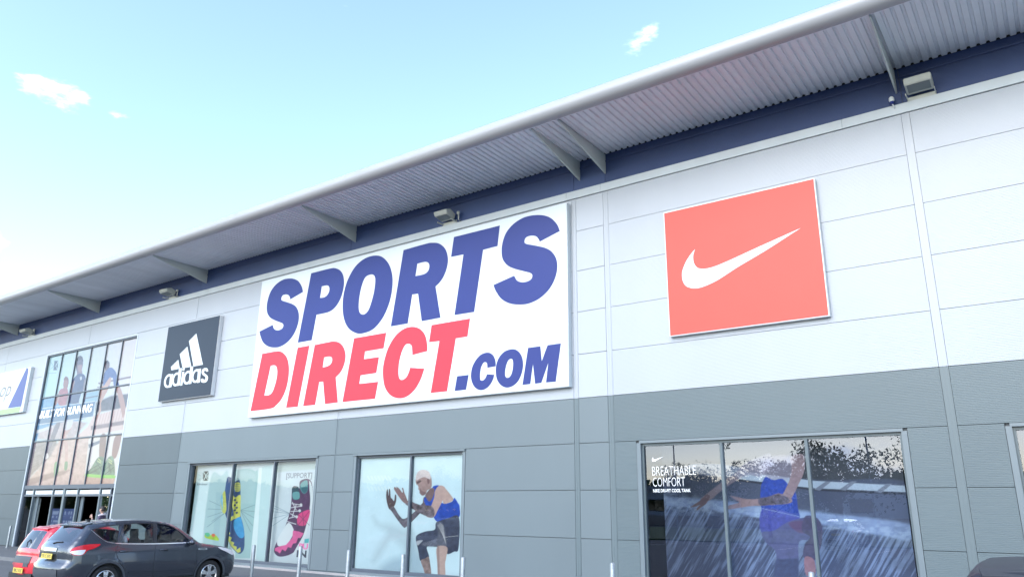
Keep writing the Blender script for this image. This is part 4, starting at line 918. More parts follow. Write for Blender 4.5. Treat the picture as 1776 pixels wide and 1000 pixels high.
# ------------------------------------------------------------------ cars
def lerp(tab, x): return np.interp(x, [a for a, _ in tab], [b for _, b in tab])
class Car:
    def __init__(s, L, wz, plan, sil, r_edge, axles, wr, arch_r, z_sill, loc, rz, paint, label, cat='car', glass='car_glass'):
        s.L, s.wz, s.plan, s.r, s.ax, s.wr, s.paint, s.glass = L, wz, plan, r_edge, axles, wr, paint, glass
        s.t = thing('parked_car', label, cat, loc, rz)
        s.sil = s.resample([(p[0], p[1]) for p in sil]); s.silb = sil
        a = np.array(s.sil); s.S = a
        # body side outline: silhouette top, then the sill with wheel arches
        bot = []
        x_rear, x_front = sil[-1][0], sil[0][0]
        pts = [(x_rear, z_sill)]
        for ax in reversed(axles):
            for k in np.linspace(0, math.pi, 15):
                x, z = ax+arch_r*math.cos(k), wr+arch_r*math.sin(k)*0.98
                if z > z_sill-0.02: pts.append((x, max(z, z_sill)))
            pts[-15:] = pts[-15:]
        pts.append((x_front, z_sill))
        s.outline = [tuple(p) for p in s.sil]+[p for p in pts if True]
        s.arch_r = arch_r; s.z_sill = z_sill
    def resample(s, P, step=0.05):
        out = []
        sp = [np.array(p, float) for p in P]
        for i in range(len(sp)-1):
            p0 = sp[i-1] if i else sp[i]; p1, p2 = sp[i], sp[i+1]; p3 = sp[i+2] if i+2 < len(sp) else sp[i+1]
            n = max(1, int(np.hypot(*(p2-p1))/step))
            for k in range(n):
                t = k/n; out.append(tuple(0.5*((2*p1)+(-p0+p2)*t+(2*p0-5*p1+4*p2-p3)*t*t+(-p0+3*p1-3*p2+p3)*t**3)))
        out.append(tuple(sp[-1])); return out
    def dsil(s, x, z):
        return np.sqrt(((s.S[:, 0]-x)**2+(s.S[:, 1]-z)**2).min())
    def w(s, x, z, off=0.0):
        y = lerp(s.wz, z)*lerp(s.plan, x)
        d = s.dsil(x, z)
        # distance-based rounding towards the silhouette; wider at the two ends
        r = s.r*(1.0+1.6*max(0, 1-x/0.5)+1.4*max(0, 1-(s.L-x)/0.5))
        if d < r: y -= 0.72*r*(1-math.sqrt(max(0, 1-(1-d/r)**2)))
        for ax in s.ax:
            q = math.hypot(x-ax, z-s.wr)-s.arch_r
            if 0 <= q < 0.09: y += 0.014*(1-q/0.09)
        return y+off
    def P(s, x, y, z): return (y, s.L/2-x, z)       # right = +X, forward = +Y
    def side_patch(s, name, mat, poly, holes=(), off=0.0, grid=0.06, both=True, parent=None, smooth=True, only=None):
        V, F = cdt(poly, holes, grid); obs = []
        for sg in ((1, -1) if only is None else (only,)):
            vs = [s.P(x, sg*s.w(x, z, off), z) for x, z in V]
            obs.append(MB().add(vs, F).build(name, mat, parent or s.t, smooth))
        return obs
    def ribbon(s, name, mat, pts, wd, off=0.004, closed=False):
        q = []; pts = s.resample(pts, 0.08) if not closed else pts
        n = len(pts); A, Bb = [], []
        for i in range(n):
            a, b = pts[max(i-1, 0)], pts[min(i+1, n-1)]
            dx, dz = b[0]-a[0], b[1]-a[1]; l = math.hypot(dx, dz)+1e-9
            nx, nz = -dz/l*wd/2, dx/l*wd/2; A.append((pts[i][0]+nx, pts[i][1]+nz)); Bb.append((pts[i][0]-nx, pts[i][1]-nz))
        for sg in (1, -1):
            vs = [s.P(x, sg*s.w(x, z, off), z) for x, z in A+Bb]
            MB().add(vs, [(i, i+1, n+i+1, n+i) for i in range(n-1)]).build(name, mat, s.t)
    def strip_pt(s, i, v, off=0.0):
        x, z = s.sil[i]; a = s.sil[max(i-1, 0)]; b = s.sil[min(i+1, len(s.sil)-1)]
        dx, dz = b[0]-a[0], b[1]-a[1]; l = math.hypot(dx, dz)+1e-9; nx, nz = -dz/l, dx/l      # outward normal of the silhouette
        bl = np.interp(x, [p[0] for p in s.bul], [p[1] for p in s.bul]); wv = s.w(x, z)
        k = (bl*(1-abs(v)**2.2)+off)
        return s.P(x+nx*k, v*wv, z+nz*k)
    def body(s, wins, bul, shield, rear):
        """side sheets with window openings, and the strip over bonnet, roof and tail with screen openings"""
        s.bul = bul
        vs, fs = [], []
        V, F = cdt(s.outline, wins, 0.055)
        mb = MB()
        for sg in (1, -1): mb.add([s.P(x, sg*s.w(x, z), z) for x, z in V], F)
        vv = np.array([-1, -0.93, -0.85, -0.72, -0.55, -0.36, -0.18, 0, 0.18, 0.36, 0.55, 0.72, 0.85, 0.93, 1]); n = len(vv); N = len(s.sil)
        sv = [s.strip_pt(i, v) for i in range(N) for v in vv]
        def inside(i, k, rg): 
            if not rg: return False
            return rg[0] <= i < rg[1] and abs(vv[k]) <= rg[2]+1e-6 and abs(vv[k+1]) <= rg[2]+1e-6
        f0, f1, f2 = [], [], []
        for i in range(N-1):
            for k in range(n-1):
                q = (i*n+k, i*n+k+1, (i+1)*n+k+1, (i+1)*n+k)
                (f1 if inside(i, k, shield) else f2 if inside(i, k, rear) else f0).append(q)
        mb.add(sv, f0)
        me = mb.mesh('body'); bm = bmesh.new(); bm.from_mesh(me); bmesh.ops.remove_doubles(bm, verts=bm.verts, dist=0.004); bmesh.ops.recalc_face_normals(bm, faces=bm.faces); bm.to_mesh(me); bm.free()
        link('body', me, s.paint, s.t, True)
        for nm, ff, mt in (('windscreen', f1, s.glass), ('rear_window', f2, 'car_glass_rear')):
            if ff:
                me = MB().add(sv, ff).mesh(nm); bm = bmesh.new(); bm.from_mesh(me); bmesh.ops.delete(bm, geom=[v for v in bm.verts if not v.link_faces], context='VERTS'); bm.to_mesh(me); bm.free()
                link(nm, me, mt, s.t, True)
        for wn_ in wins:
            s.side_patch('side_window', s.glass, wn_, off=-0.006, grid=0.12)
    def tail_patch(s, name, mat, a, b, v0, v1, off=0.012, vn=9):
        i0, i1 = sorted((s.idx(*a), s.idx(*b))); i1 = max(i1, i0+1); n = vn+1; vs, fs = [], []
        for i in range(i0, i1+1):
            for v in np.linspace(v0, v1, n): vs.append(s.strip_pt(i, v, off))
        m = i1-i0+1
        for i in range(m-1):
            for k in range(vn): fs.append((i*n+k, i*n+k+1, (i+1)*n+k+1, (i+1)*n+k))
        return MB().add(vs, fs).build(name, mat, s.t, True)
    def idx(s, x, z):
        return int(((s.S[:, 0]-x)**2+(s.S[:, 1]-z)**2).argmin())
    def inside_trim(s, x0, x1, zb, seats=True):
        hw = 0.70*lerp(s.wz, 0.8)/0.92
        mb = MB(); mb.box(-hw, hw, s.L/2-x1, s.L/2-x0, s.z_sill+0.02, zb)
        mb.build('interior_tub', 'seat', s.t)
        # floor and wheel wells
        mb = MB(); mb.box(-0.78, 0.78, s.L/2-(s.ax[0]-0.45), s.L/2-0.2, s.z_sill+0.01, zb-0.25); mb.build('underbody', 'plastic', s.t)
        mb = MB(); mb.box(-0.74, 0.74, s.L/2-(s.L-0.25), s.L/2-x1, s.z_sill+0.01, zb-0.25); mb.build('underbody', 'plastic', s.t)
        if seats:
            for sx in (-0.37, 0.37):
                for xs in (x0+0.95, x0+1.85):
                    y = s.L/2-xs; mb = MB(); prof = [(0.0, zb-0.35, 0.20), (-0.10, zb-0.05, 0.235), (-0.17, zb+0.17, 0.21), (-0.19, zb+0.22, 0.12), (-0.195, zb+0.26, 0.11), (-0.20, zb+0.29, 0.135), (-0.215, zb+0.42, 0.12), (-0.22, zb+0.44, 0.06)]
                    for (a, za_, wa), (b, zb_2, wb) in zip(prof[:-1], prof[1:]):
                        mb.add([(sx-wa, y+a, za_), (sx+wa, y+a, za_), (sx+wb, y+b, zb_2), (sx-wb, y+b, zb_2), (sx-wa, y+a-0.10, za_), (sx+wa, y+a-0.10, za_), (sx+wb, y+b-0.09, zb_2), (sx-wb, y+b-0.09, zb_2)],
                               [(0, 1, 2, 3), (7, 6, 5, 4), (0, 3, 7, 4), (1, 5, 6, 2), (3, 2, 6, 7)])
                    mb.build('seat', 'seat', s.t, True)
            mb = MB(); c = Vector((0.37, s.L/2-(x0+0.42), zb+0.04)); mb.tube([c+Vector((0.185*math.cos(a), 0.07*math.sin(a), 0.17*math.sin(a))) for a in np.linspace(0, 2*math.pi, 21)], 0.014, 6, caps=False); mb.build('steering_wheel', 'plastic', s.t, True)
    def wheels(s, rim_r, spokes=5):
        tr, tw = s.wr, 0.215
        for ax in s.ax:
            for sg in (1, -1):
                yc = s.w(ax, s.wr+s.arch_r+0.12)-0.02
                c = s.P(ax, sg*yc, s.wr)
                mb = MB(); h0 = -tw
                pr = [(rim_r-0.01, -tw), (tr-0.03, -tw), (tr-0.005, -tw+0.03), (tr, -tw/2), (tr-0.005, -0.03), (tr-0.03, -0.004), (tr-0.07, 0.0), (rim_r+0.01, -0.006), (rim_r-0.005, -0.02)]
                mb.lathe([(r, h*sg) for r, h in pr], 40, 'x', (0, 0, 0)); whl = mb.build('wheel', 'tyre', s.t, True, loc=c)
                mb = MB(); mb.lathe([(rim_r, -0.16*sg), (rim_r, -0.018*sg), (rim_r-0.018, -0.010*sg), (rim_r-0.030, -0.03*sg), (rim_r-0.035, -0.16*sg)], 40, 'x')
                for k in range(spokes):
                    a0 = 2*math.pi*k/spokes+0.3
                    for da in (-0.17, 0.17):
                        pts = []
                        for r_, wd, hh in ((0.045, 0.030, -0.018), (rim_r*0.55, 0.022, -0.02), (rim_r-0.02, 0.028, -0.028)):
                            a = a0+da*(0.55 if r_ < 0.1 else 1.0)*(1.0 if r_ > 0.05 else 2); e = (-math.sin(a)*wd, math.cos(a)*wd)
                            p_ = (r_*math.cos(a), r_*math.sin(a)); pts += [((hh)*sg, p_[0]+e[0], p_[1]+e[1]), ((hh)*sg, p_[0]-e[0], p_[1]-e[1]), ((hh-0.03)*sg, p_[0]-e[0], p_[1]-e[1]), ((hh-0.03)*sg, p_[0]+e[0], p_[1]+e[1])]
                        mb.add(pts, [(0, 1, 5, 4), (4, 5, 9, 8), (1, 2, 6, 5), (5, 6, 10, 9), (0, 4, 7, 3), (4, 8, 11, 7)])
                mb.lathe([(0.001, -0.008*sg), (0.05, -0.010*sg), (0.06, -0.03*sg)], 16, 'x')
                mb.build('rim', 'alloy', whl)
                mb = MB(); mb.lathe([(0.001, -0.075*sg), (rim_r-0.03, -0.075*sg)], 28, 'x'); mb.build('brake_disc', 'plastic', whl)
    def plate(s, x, z, txt, tilt=0.0, wd=0.52, front=False):
        y = s.L/2-x; mb = MB(); mb.box(-wd/2, wd/2, -0.006, 0.006, -0.056, 0.056); pl = mb.build('number_plate', 'plate_yellow' if not front else 'sign_white', s.t, loc=(0, y, z)); pl.rotation_euler = (tilt, 0, 0)
        if txt: text_mesh(txt, 'ink_dark', pl, -wd/2+0.03, wd/2-0.03, -0.04, 0.08, -0.008, bold=0.01)
        return pl
    def box_on(s, name, mat, x, z, sg, lx, ly, lz, off=0.0, bev=0.01):
        c = s.P(x, sg*(s.w(x, z)+off), z); me = MB().box(-ly/2, ly/2, -lx/2, lx/2, -lz/2, lz/2).mesh(name)
        bm = bmesh.new(); bm.from_mesh(me); bmesh.ops.bevel(bm, geom=bm.edges[:], offset=bev, segments=3, affect='EDGES'); bm.to_mesh(me); bm.free()
        return link(name, me, mat, s.t, True, loc=c)

def suv(loc, rz, paint, label, plate_txt, k=1.0):
    sil = [(0.22, 0.24), (0.06, 0.34), (0.0, 0.52), (0.02, 0.70), (0.10, 0.84), (0.30, 0.955), (0.65, 1.03), (1.05, 1.095), (1.22, 1.135), (1.55, 1.37), (1.88, 1.565), (2.15, 1.645), (2.55, 1.685), (3.0, 1.685), (3.5, 1.655), (3.85, 1.605), (4.02, 1.580),
           (4.05, 1.555), (4.15, 1.42), (4.365, 1.16), (4.42, 1.06), (4.43, 0.93), (4.425, 0.80), (4.47, 0.74), (4.52, 0.66), (4.51, 0.50), (4.44, 0.36), (4.32, 0.27)]
    wz = [(0.2, 0.86), (0.32, 0.895), (0.55, 0.915), (0.72, 0.925), (0.86, 0.915), (0.98, 0.905), (1.08, 0.880), (1.14, 0.858), (1.35, 0.785), (1.50, 0.722), (1.60, 0.665), (1.70, 0.60)]
    plan = [(0, 0.83), (0.15, 0.90), (0.4, 0.965), (0.8, 0.995), (1.2, 1.0), (3.4, 1.0), (3.8, 0.985), (4.2, 0.95), (4.52, 0.88)]
    c = Car(4.52, wz, plan, sil, 0.085, (0.87, 3.56), 0.345, 0.40, 0.235, loc, rz, paint, label)
    wins = [spline([(1.47, 1.13), (1.60, 1.235, 1), (1.80, 1.395, 1), (1.98, 1.505, 1), (2.16, 1.560, 1), (2.36, 1.580), (2.40, 1.125)], 3),
            spline([(2.50, 1.125), (2.46, 1.585), (2.85, 1.592, 1), (3.20, 1.570), (3.30, 1.150)], 3),
            spline([(3.385, 1.165), (3.30, 1.560), (3.55, 1.535, 1), (3.80, 1.495, 1), (3.96, 1.452), (3.86, 1.36, 1), (3.70, 1.235, 1), (3.60, 1.19, 1)], 3)]
    wins = [[(x, z+0.028) for x, z in w_] for w_ in wins]
    bul = [(0, 0.10), (0.1, 0.10), (0.4, 0.05), (1.1, 0.035), (1.4, 0.05), (2.0, 0.035), (3.5, 0.035), (4.05, 0.04), (4.3, 0.05), (4.52, 0.10)]
    i0, i1 = c.idx(1.25, 1.15), c.idx(1.90, 1.57); j0, j1 = c.idx(4.07, 1.53), c.idx(4.35, 1.18)
    c.body(wins, bul, (i0, i1, 0.93), (j0, j1, 0.86))
    # dark window surround and bright waist line
    for w_ in wins:
        c.ribbon('window_seal', 'plastic', w_+w_[:1], 0.022, 0.003, closed=True)
    c.ribbon('waist_trim', 'chrome', [(1.42, 1.140), (2.0, 1.134), (2.6, 1.136), (3.2, 1.156), (3.42, 1.173)], 0.020, 0.006)
    c.ribbon('waist_trim', 'chrome', [(3.42, 1.173), (3.62, 1.206), (3.76, 1.290), (3.88, 1.388), (3.985, 1.483)], 0.014, 0.006)
    c.ribbon('door_pillar', 'plastic', [(2.45, 1.145), (2.415, 1.61)], 0.085, 0.002)
    for pts in ([(2.44, 1.10), (2.45, 0.8), (2.43, 0.5), (2.40, 0.30)], [(1.34, 1.10), (1.30, 0.8), (1.32, 0.5), (1.36, 0.30)], [(3.36, 1.13), (3.42, 0.98), (3.36, 0.84), (3.18, 0.62), (3.08, 0.42)], [(1.36, 0.40), (2.2, 0.37), (3.05, 0.40)]):
        c.ribbon('panel_gap', 'plastic', pts, 0.010, 0.002)
    c.ribbon('side_crease', paint, [(0.95, 0.93), (1.6, 0.955), (2.6, 0.975), (3.6, 1.01)], 0.016, 0.010)
    c.ribbon('side_crease', paint, [(1.35, 0.50), (2.2, 0.47), (3.05, 0.50)], 0.03, 0.014)
    # lower cladding
    a_ = 0.40
    c.ribbon('sill_cladding', 'bumper_grey', [(1.30, 0.275), (2.2, 0.27), (3.14, 0.275)], 0.07, 0.012)
    for ax in c.ax:
        c.ribbon('arch_cladding', 'bumper_grey', [(ax+math.cos(t)*0.425, 0.345+math.sin(t)*0.418) for t in np.linspace(-0.1, math.pi+0.1, 24)], 0.05, 0.010, closed=True)
    # lamps
    tl = spline([(4.405, 1.00), (4.36, 1.085, 1), (4.20, 1.14, 1), (4.0, 1.165, 1), (3.78, 1.165), (3.80, 1.13, 1), (3.92, 1.07, 1), (4.06, 1.03, 1), (4.13, 0.955, 1), (4.22, 0.925, 1), (4.34, 0.94, 1)], 4)
    lc = spline([(4.40, 0.995), (4.365, 1.025, 1), (4.22, 1.045, 1), (4.10, 1.045), (4.13, 0.99, 1), (4.17, 0.95, 1), (4.24, 0.938, 1), (4.34, 0.955, 1)], 4)
    for o in c.side_patch('tail_light', 'lamp_red', tl, off=0.010, grid=0.05):
        pass
    c.side_patch('tail_lens', 'lamp_clear', lc, off=0.015, grid=0.05)
    hl = spline([(0.10, 0.80), (0.14, 0.865, 1), (0.35, 0.945, 1), (0.62, 1.0, 1), (0.70, 1.0), (0.62, 0.95, 1), (0.42, 0.87, 1), (0.24, 0.80, 1)], 4)
    c.side_patch('headlight', 'lamp_clear', hl, off=0.010, grid=0.05)
    c.side_patch('side_vent', 'chrome', spline([(1.02, 0.965), (1.06, 0.995, 1), (1.25, 0.995, 1), (1.29, 0.972, 1), (1.24, 0.955, 1), (1.06, 0.95, 1)], 4), [spline([(1.07, 0.970), (1.09, 0.985, 1), (1.22, 0.985, 1), (1.24, 0.97, 1), (1.08, 0.96, 1)], 4)], off=0.010, grid=0)
    for sg in (1, -1):
        for xh in (2.22, 3.22): c.box_on('door_handle', paint, xh, 0.985, sg, 0.21, 0.035, 0.034, 0.018)
        c.box_on('wing_mirror', paint, 1.52, 1.145, sg, 0.13, 0.20, 0.135, 0.10, 0.035)
        c.side_patch('bumper_reflector', 'lamp_red', [(4.30, 0.43), (4.46, 0.43), (4.44, 0.47), (4.30, 0.47)], off=0.012, grid=0, only=sg)
    # tail: plate, garnish, lower bumper, spoiler, wiper
    yr = c.L/2
    c.tail_patch('boot_garnish', 'paint_silver', (4.425, 1.045), (4.43, 0.98), -0.46, 0.46)
    c.plate(4.555, 0.895, plate_txt, R(-3))
    c.tail_patch('bumper_insert', 'bumper_grey', (4.52, 0.60), (4.49, 0.44), -0.9, 0.9)
    c.tail_patch('skid_plate', 'alloy', (4.47, 0.40), (4.36, 0.29), -0.7, 0.7)
    mb = MB(); V = [(-0.57, -3.90, 1.640), (0.57, -3.90, 1.640), (0.53, -4.14, 1.572), (-0.53, -4.14, 1.572), (-0.57, -3.90, 1.60), (0.57, -3.90, 1.60), (0.53, -4.14, 1.547), (-0.53, -4.14, 1.547)]
    mb.add([(x, yr+y, z) for x, y, z in V], [(0, 1, 2, 3), (7, 6, 5, 4), (3, 2, 6, 7), (0, 3, 7, 4), (1, 5, 6, 2)]); mb.build('spoiler', paint, c.t)
    mb = MB(); mb.tube([(0, yr-4.455, 1.17), (0.10, yr-4.43, 1.20), (0.34, yr-4.40, 1.21)], 0.014, 6); mb.build('rear_wiper', 'plastic', c.t)
    mb = MB(); mb.box(0.05, 0.14, -0.04, 0.04, 0, 0.035); mb.build('roof_aerial', 'plastic', c.t, loc=(-0.1, yr-3.75, 1.665))
    c.inside_trim(1.15, 4.05, 1.02); c.wheels(0.235, 5)
    return c
FX, FY = -18.64, -4.47       # front right wheel of the grey car
rz = R(-0.5)
def place(fx, fy, rz, axle_f, L, half):
    """root at the car's centre from the ground point under its front right wheel"""
    lx, ly = half, L/2-axle_f; c, s = math.cos(rz), math.sin(rz)
    return (fx-(c*lx-s*ly), fy-(s*lx+c*ly), GZ)
kuga = suv(place(FX, FY, rz, 0.87, 4.52, 0.90), rz, 'paint_grey', 'dark grey family car parked nose to the wall beside the red car', 'YK15 XPD')

def hatch(loc, rz, paint, label, plate_txt):
    sil = [(0.18, 0.22), (0.04, 0.34), (0.0, 0.50), (0.03, 0.66), (0.14, 0.78), (0.45, 0.88), (0.80, 0.955), (0.98, 1.00), (1.30, 1.22), (1.58, 1.385), (1.85, 1.445), (2.2, 1.465), (2.6, 1.45), (2.95, 1.405), (3.10, 1.37),
           (3.15, 1.34), (3.24, 1.20), (3.36, 0.96), (3.40, 0.86), (3.405, 0.74), (3.43, 0.66), (3.44, 0.52), (3.42, 0.38), (3.32, 0.24)]
    wz = [(0.2, 0.76), (0.4, 0.80), (0.62, 0.815), (0.85, 0.805), (0.98, 0.775), (1.15, 0.70), (1.32, 0.625), (1.47, 0.54)]
    plan = [(0, 0.80), (0.15, 0.89), (0.4, 0.965), (0.8, 1.0), (2.6, 1.0), (3.0, 0.97), (3.25, 0.93), (3.44, 0.86)]
    c = Car(3.44, wz, plan, sil, 0.085, (0.68, 3.02), 0.285, 0.335, 0.20, loc, rz, paint, label)
    wins = [spline([(1.16, 0.985), (1.40, 1.175, 1), (1.66, 1.32, 1), (1.95, 1.365, 1), (2.06, 1.37), (2.08, 0.99)], 3), spline([(2.16, 0.995), (2.14, 1.372), (2.45, 1.36, 1), (2.66, 1.325), (2.86, 1.14, 1), (2.76, 1.03, 1)], 3)]
    bul = [(0, 0.08), (0.4, 0.05), (1.1, 0.04), (2.0, 0.035), (3.0, 0.035), (3.2, 0.05), (3.44, 0.09)]
    c.body(wins, bul, (c.idx(1.0, 1.01), c.idx(1.6, 1.39), 0.93), (c.idx(3.16, 1.32), c.idx(3.375, 0.92), 0.86))
    for w_ in wins: c.ribbon('window_seal', 'plastic', w_+w_[:1], 0.02, 0.003, closed=True)
    c.ribbon('panel_gap', 'plastic', [(2.12, 0.97), (2.14, 0.7), (2.10, 0.40), (2.06, 0.28)], 0.010, 0.002)
    c.side_patch('tail_light', 'lamp_red', spline([(3.10, 1.30), (3.20, 1.22, 1), (3.31, 1.0, 1), (3.33, 0.93), (3.26, 0.94, 1), (3.16, 1.10, 1)], 4), off=0.010, grid=0.05)
    c.side_patch('headlight', 'lamp_clear', spline([(0.10, 0.70), (0.22, 0.80, 1), (0.50, 0.87), (0.42, 0.76, 1), (0.24, 0.68, 1)], 4), off=0.010, grid=0.05)
    for sg in (1, -1):
        c.box_on('door_handle', 'plastic', 1.92, 0.88, sg, 0.18, 0.03, 0.032, 0.014); c.box_on('wing_mirror', 'plastic', 1.22, 1.01, sg, 0.11, 0.17, 0.11, 0.08, 0.03)
    yr = c.L/2
    c.tail_patch('bumper_insert', 'bumper_grey', (3.41, 0.72), (3.435, 0.585), -0.93, 0.72)
    c.tail_patch('bumper_insert', 'bumper_grey', (3.435, 0.585), (3.44, 0.51), 0.30, 0.66)
    c.plate(3.55, 0.43, plate_txt, 0.0, 0.50)
    mb = MB(); mb.box(-0.60, 0.60, -0.03, 0.03, -0.10, 0.10); mb.build('lower_bumper', 'plastic', c.t, loc=(0, yr-3.46, 0.27))
    mb = MB(); mb.tube([(0.02, yr-3.445, 0.97), (-0.10, yr-3.39, 1.06), (-0.02, yr-3.37, 1.12), (0.10, yr-3.40, 1.05)], 0.013, 6); mb.build('rear_wiper', 'plastic', c.t)
    mb = MB(); mb.add([(x, yr+y, z) for x, y, z in [(-0.46, -3.0, 1.425), (0.46, -3.0, 1.425), (0.42, -3.20, 1.375), (-0.42, -3.20, 1.375), (-0.46, -3.0, 1.40), (0.46, -3.0, 1.40), (0.42, -3.20, 1.352), (-0.42, -3.20, 1.352)]], [(0, 1, 2, 3), (7, 6, 5, 4), (3, 2, 6, 7), (0, 3, 7, 4), (1, 5, 6, 2)]); mb.build('spoiler', paint, c.t)
    c.inside_trim(0.95, 2.9, 0.90); c.wheels(0.185, 7)
    return c
rc = hatch((-21.83, -5.95, GZ), R(1), 'paint_red', 'small red hatchback half hidden behind the dark grey car', 'YM12 XUC')
rc.t.scale = (1, 1, 1.05)
rcar = suv((-0.40, -5.55, GZ), R(1), 'paint_dark', 'dark car at the bottom right corner, only its roof in view', '')

rcar.t.scale = (1, 1, 0.91)

# ------------------------------------------------------------------ people
def skin_figure(name, joints, edges, root, mat, sub=2):
    me = bpy.data.meshes.new(name); me.from_pydata([j[:3] for j in joints], edges, [])
    o = bpy.data.objects.new(name, me); COL.objects.link(o)
    o.modifiers.new('skin', 'SKIN'); sb = o.modifiers.new('sub', 'SUBSURF'); sb.levels = sb.render_levels = sub
    for i, j in enumerate(joints):
        r = j[3]; r = r if hasattr(r, '__len__') else (r, r)
        me.skin_vertices[0].data[i].radius = r; me.skin_vertices[0].data[i].use_root = (i == root)
    dg = bpy.context.evaluated_depsgraph_get(); m2 = bpy.data.meshes.new_from_object(o.evaluated_get(dg)); bpy.data.objects.remove(o); bpy.data.meshes.remove(me)
    m2.name = name; return m2
def person(loc, rz, label, top, trousers, hair='hair', seated=False, raised=True):
    J = [(0, 0, 0.95, (0.155, 0.11)), (0, 0, 1.12, (0.14, 0.10)), (0, 0, 1.32, (0.165, 0.11)), (0, 0, 1.44, (0.10, 0.075)), (0, -0.005, 1.50, 0.055), (0, -0.015, 1.56, 0.062),
         (0.17, 0, 1.41, 0.06), (0.22, -0.02, 1.20, 0.047), (0.20, -0.20, 1.26, 0.036), (0.17, -0.27, 1.38, 0.030), (-0.17, 0, 1.41, 0.06), (-0.24, 0.01, 1.14, 0.046), (-0.22, -0.10, 0.93, 0.034), (-0.21, -0.15, 0.85, 0.03),
         (0.09, 0, 0.88, 0.095), (0.10, -0.01, 0.50, 0.066), (0.10, 0.03, 0.10, 0.045), (0.11, -0.10, 0.04, 0.042), (-0.09, 0, 0.88, 0.095), (-0.10, -0.03, 0.50, 0.066), (-0.10, 0.0, 0.10, 0.045), (-0.11, -0.13, 0.04, 0.042)]
    E_ = [(0, 1), (1, 2), (2, 3), (3, 4), (4, 5), (2, 6), (6, 7), (7, 8), (8, 9), (2, 10), (10, 11), (11, 12), (12, 13), (0, 14), (14, 15), (15, 16), (16, 17), (0, 18), (18, 19), (19, 20), (20, 21)]
    if seated:
        J = [(0, 0, 0.55, (0.16, 0.12)), (0, 0.02, 0.72, (0.15, 0.11)), (0, 0.05, 0.92, (0.17, 0.115)), (0, 0.06, 1.04, (0.10, 0.075)), (0, 0.055, 1.10, 0.055), (0, 0.045, 1.16, 0.062),
             (0.18, 0.05, 1.0, 0.06), (0.23, 0.0, 0.78, 0.046), (0.15, -0.20, 0.66, 0.034), (0.10, -0.28, 0.64, 0.03), (-0.18, 0.05, 1.0, 0.06), (-0.23, 0.0, 0.78, 0.046), (-0.15, -0.20, 0.66, 0.034), (-0.10, -0.28, 0.64, 0.03),
             (0.09, -0.05, 0.54, 0.09), (0.11, -0.42, 0.56, 0.066), (0.11, -0.46, 0.22, 0.045), (0.11, -0.56, 0.17, 0.04), (-0.09, -0.05, 0.54, 0.09), (-0.11, -0.42, 0.56, 0.066), (-0.11, -0.46, 0.22, 0.045), (-0.11, -0.56, 0.17, 0.04)]
    t = thing('person', label, 'person', loc, rz)
    me = skin_figure('body', J, E_, 0, top); me.materials.append(MATS[top]); me.materials.append(MATS[trousers]); me.materials.append(MATS['skin'])
    hz = J[5][2]; wr = [J[9][:3], J[13][:3]]; zc = J[0][2]-0.02
    for f in me.polygons:
        c = f.center
        if c.z > hz-0.055: f.material_index = 2
        elif min((Vector(w_)-c).length for w_ in wr) < 0.07: f.material_index = 2
        elif (c.z < zc if not seated else (c.z < 0.62 and c.y < -0.02)): f.material_index = 1
        f.use_smooth = True
    link('body', me, None, t)
    # head
    hx, hy = 0, J[5][1]-0.015; cz_ = hz+0.10
    mb = MB(); n = 20; prof = []
    for i in range(15):
        a = math.pi*i/14; prof.append((a, -math.cos(a)))
    vs, fs = [], []
    for a, zc_ in prof:
        for k in range(n):
            b = 2*math.pi*k/n; r = math.sin(a); x = 0.074*r*math.cos(b); y = 0.094*r*math.sin(b); z = 0.118*zc_
            if z < -0.02: x *= 1-0.30*min(1, (-z-0.02)/0.10); y = y*(1-0.12*min(1, (-z-0.02)/0.10))-0.012*min(1, (-z-0.02)/0.10)
            if abs(x) < 0.018 and y < -0.05 and -0.045 < z < 0.015: y -= 0.020*(1-abs(x)/0.018)*(1-(z+0.045)/0.07)
            if abs(abs(x)-0.03) < 0.016 and y < -0.05 and 0.0 < z < 0.035: y += 0.008
            vs.append((hx+x, hy+y, cz_+z))
    for i in range(14):
        for k in range(n): fs.append((i*n+k, i*n+(k+1) % n, (i+1)*n+(k+1) % n, (i+1)*n+k))
    hd = mb.add(vs, fs).build('head', 'skin', t, True)
    for sg in (1, -1):
        e = MB(); e.lathe([(0.001, -0.008), (0.009, -0.004), (0.011, 0.002), (0.001, 0.006)], 10); ob = e.build('eye', 'ink_dark', hd, True, loc=(hx+sg*0.028, hy-0.083, cz_+0.012)); ob.rotation_euler = (R(90), 0, 0)
        e = MB(); e.tube([(hx+sg*0.074, hy+0.01, cz_-0.03), (hx+sg*0.084, hy+0.018, cz_+0.0), (hx+sg*0.078, hy+0.015, cz_+0.03)], [0.008, 0.013, 0.009], 8); e.build('ear', 'skin', hd, True)
    e = MB(); e.tube([(hx-0.022, hy-0.083, cz_-0.062), (hx, hy-0.089, cz_-0.064), (hx+0.022, hy-0.083, cz_-0.062)], [0.003, 0.006, 0.003], 6); e.build('mouth', 'ink_pink', hd, True)
    hv, hf = [], []
    for a, zc_ in prof[5:]:
        for k in range(n):
            b = 2*math.pi*k/n; r = math.sin(a); jj = 1.10+0.05*mnoise.noise((7*r*math.cos(b), 7*r*math.sin(b), zc_*6))
            x, y, z = 0.079*r*math.cos(b)*jj, 0.099*r*math.sin(b)*jj, 0.121*zc_*jj
            if y < -0.02 and z < 0.055: z = 0.055+0.2*(z-0.055); y = max(y, -0.088)
            hv.append((hx+x, hy+y+0.004, cz_+z))
    for i in range(len(prof)-6):
        for k in range(n): hf.append((i*n+k, i*n+(k+1) % n, (i+1)*n+(k+1) % n, (i+1)*n+k))
    MB().add(hv, hf).build('hair', hair, hd, True)
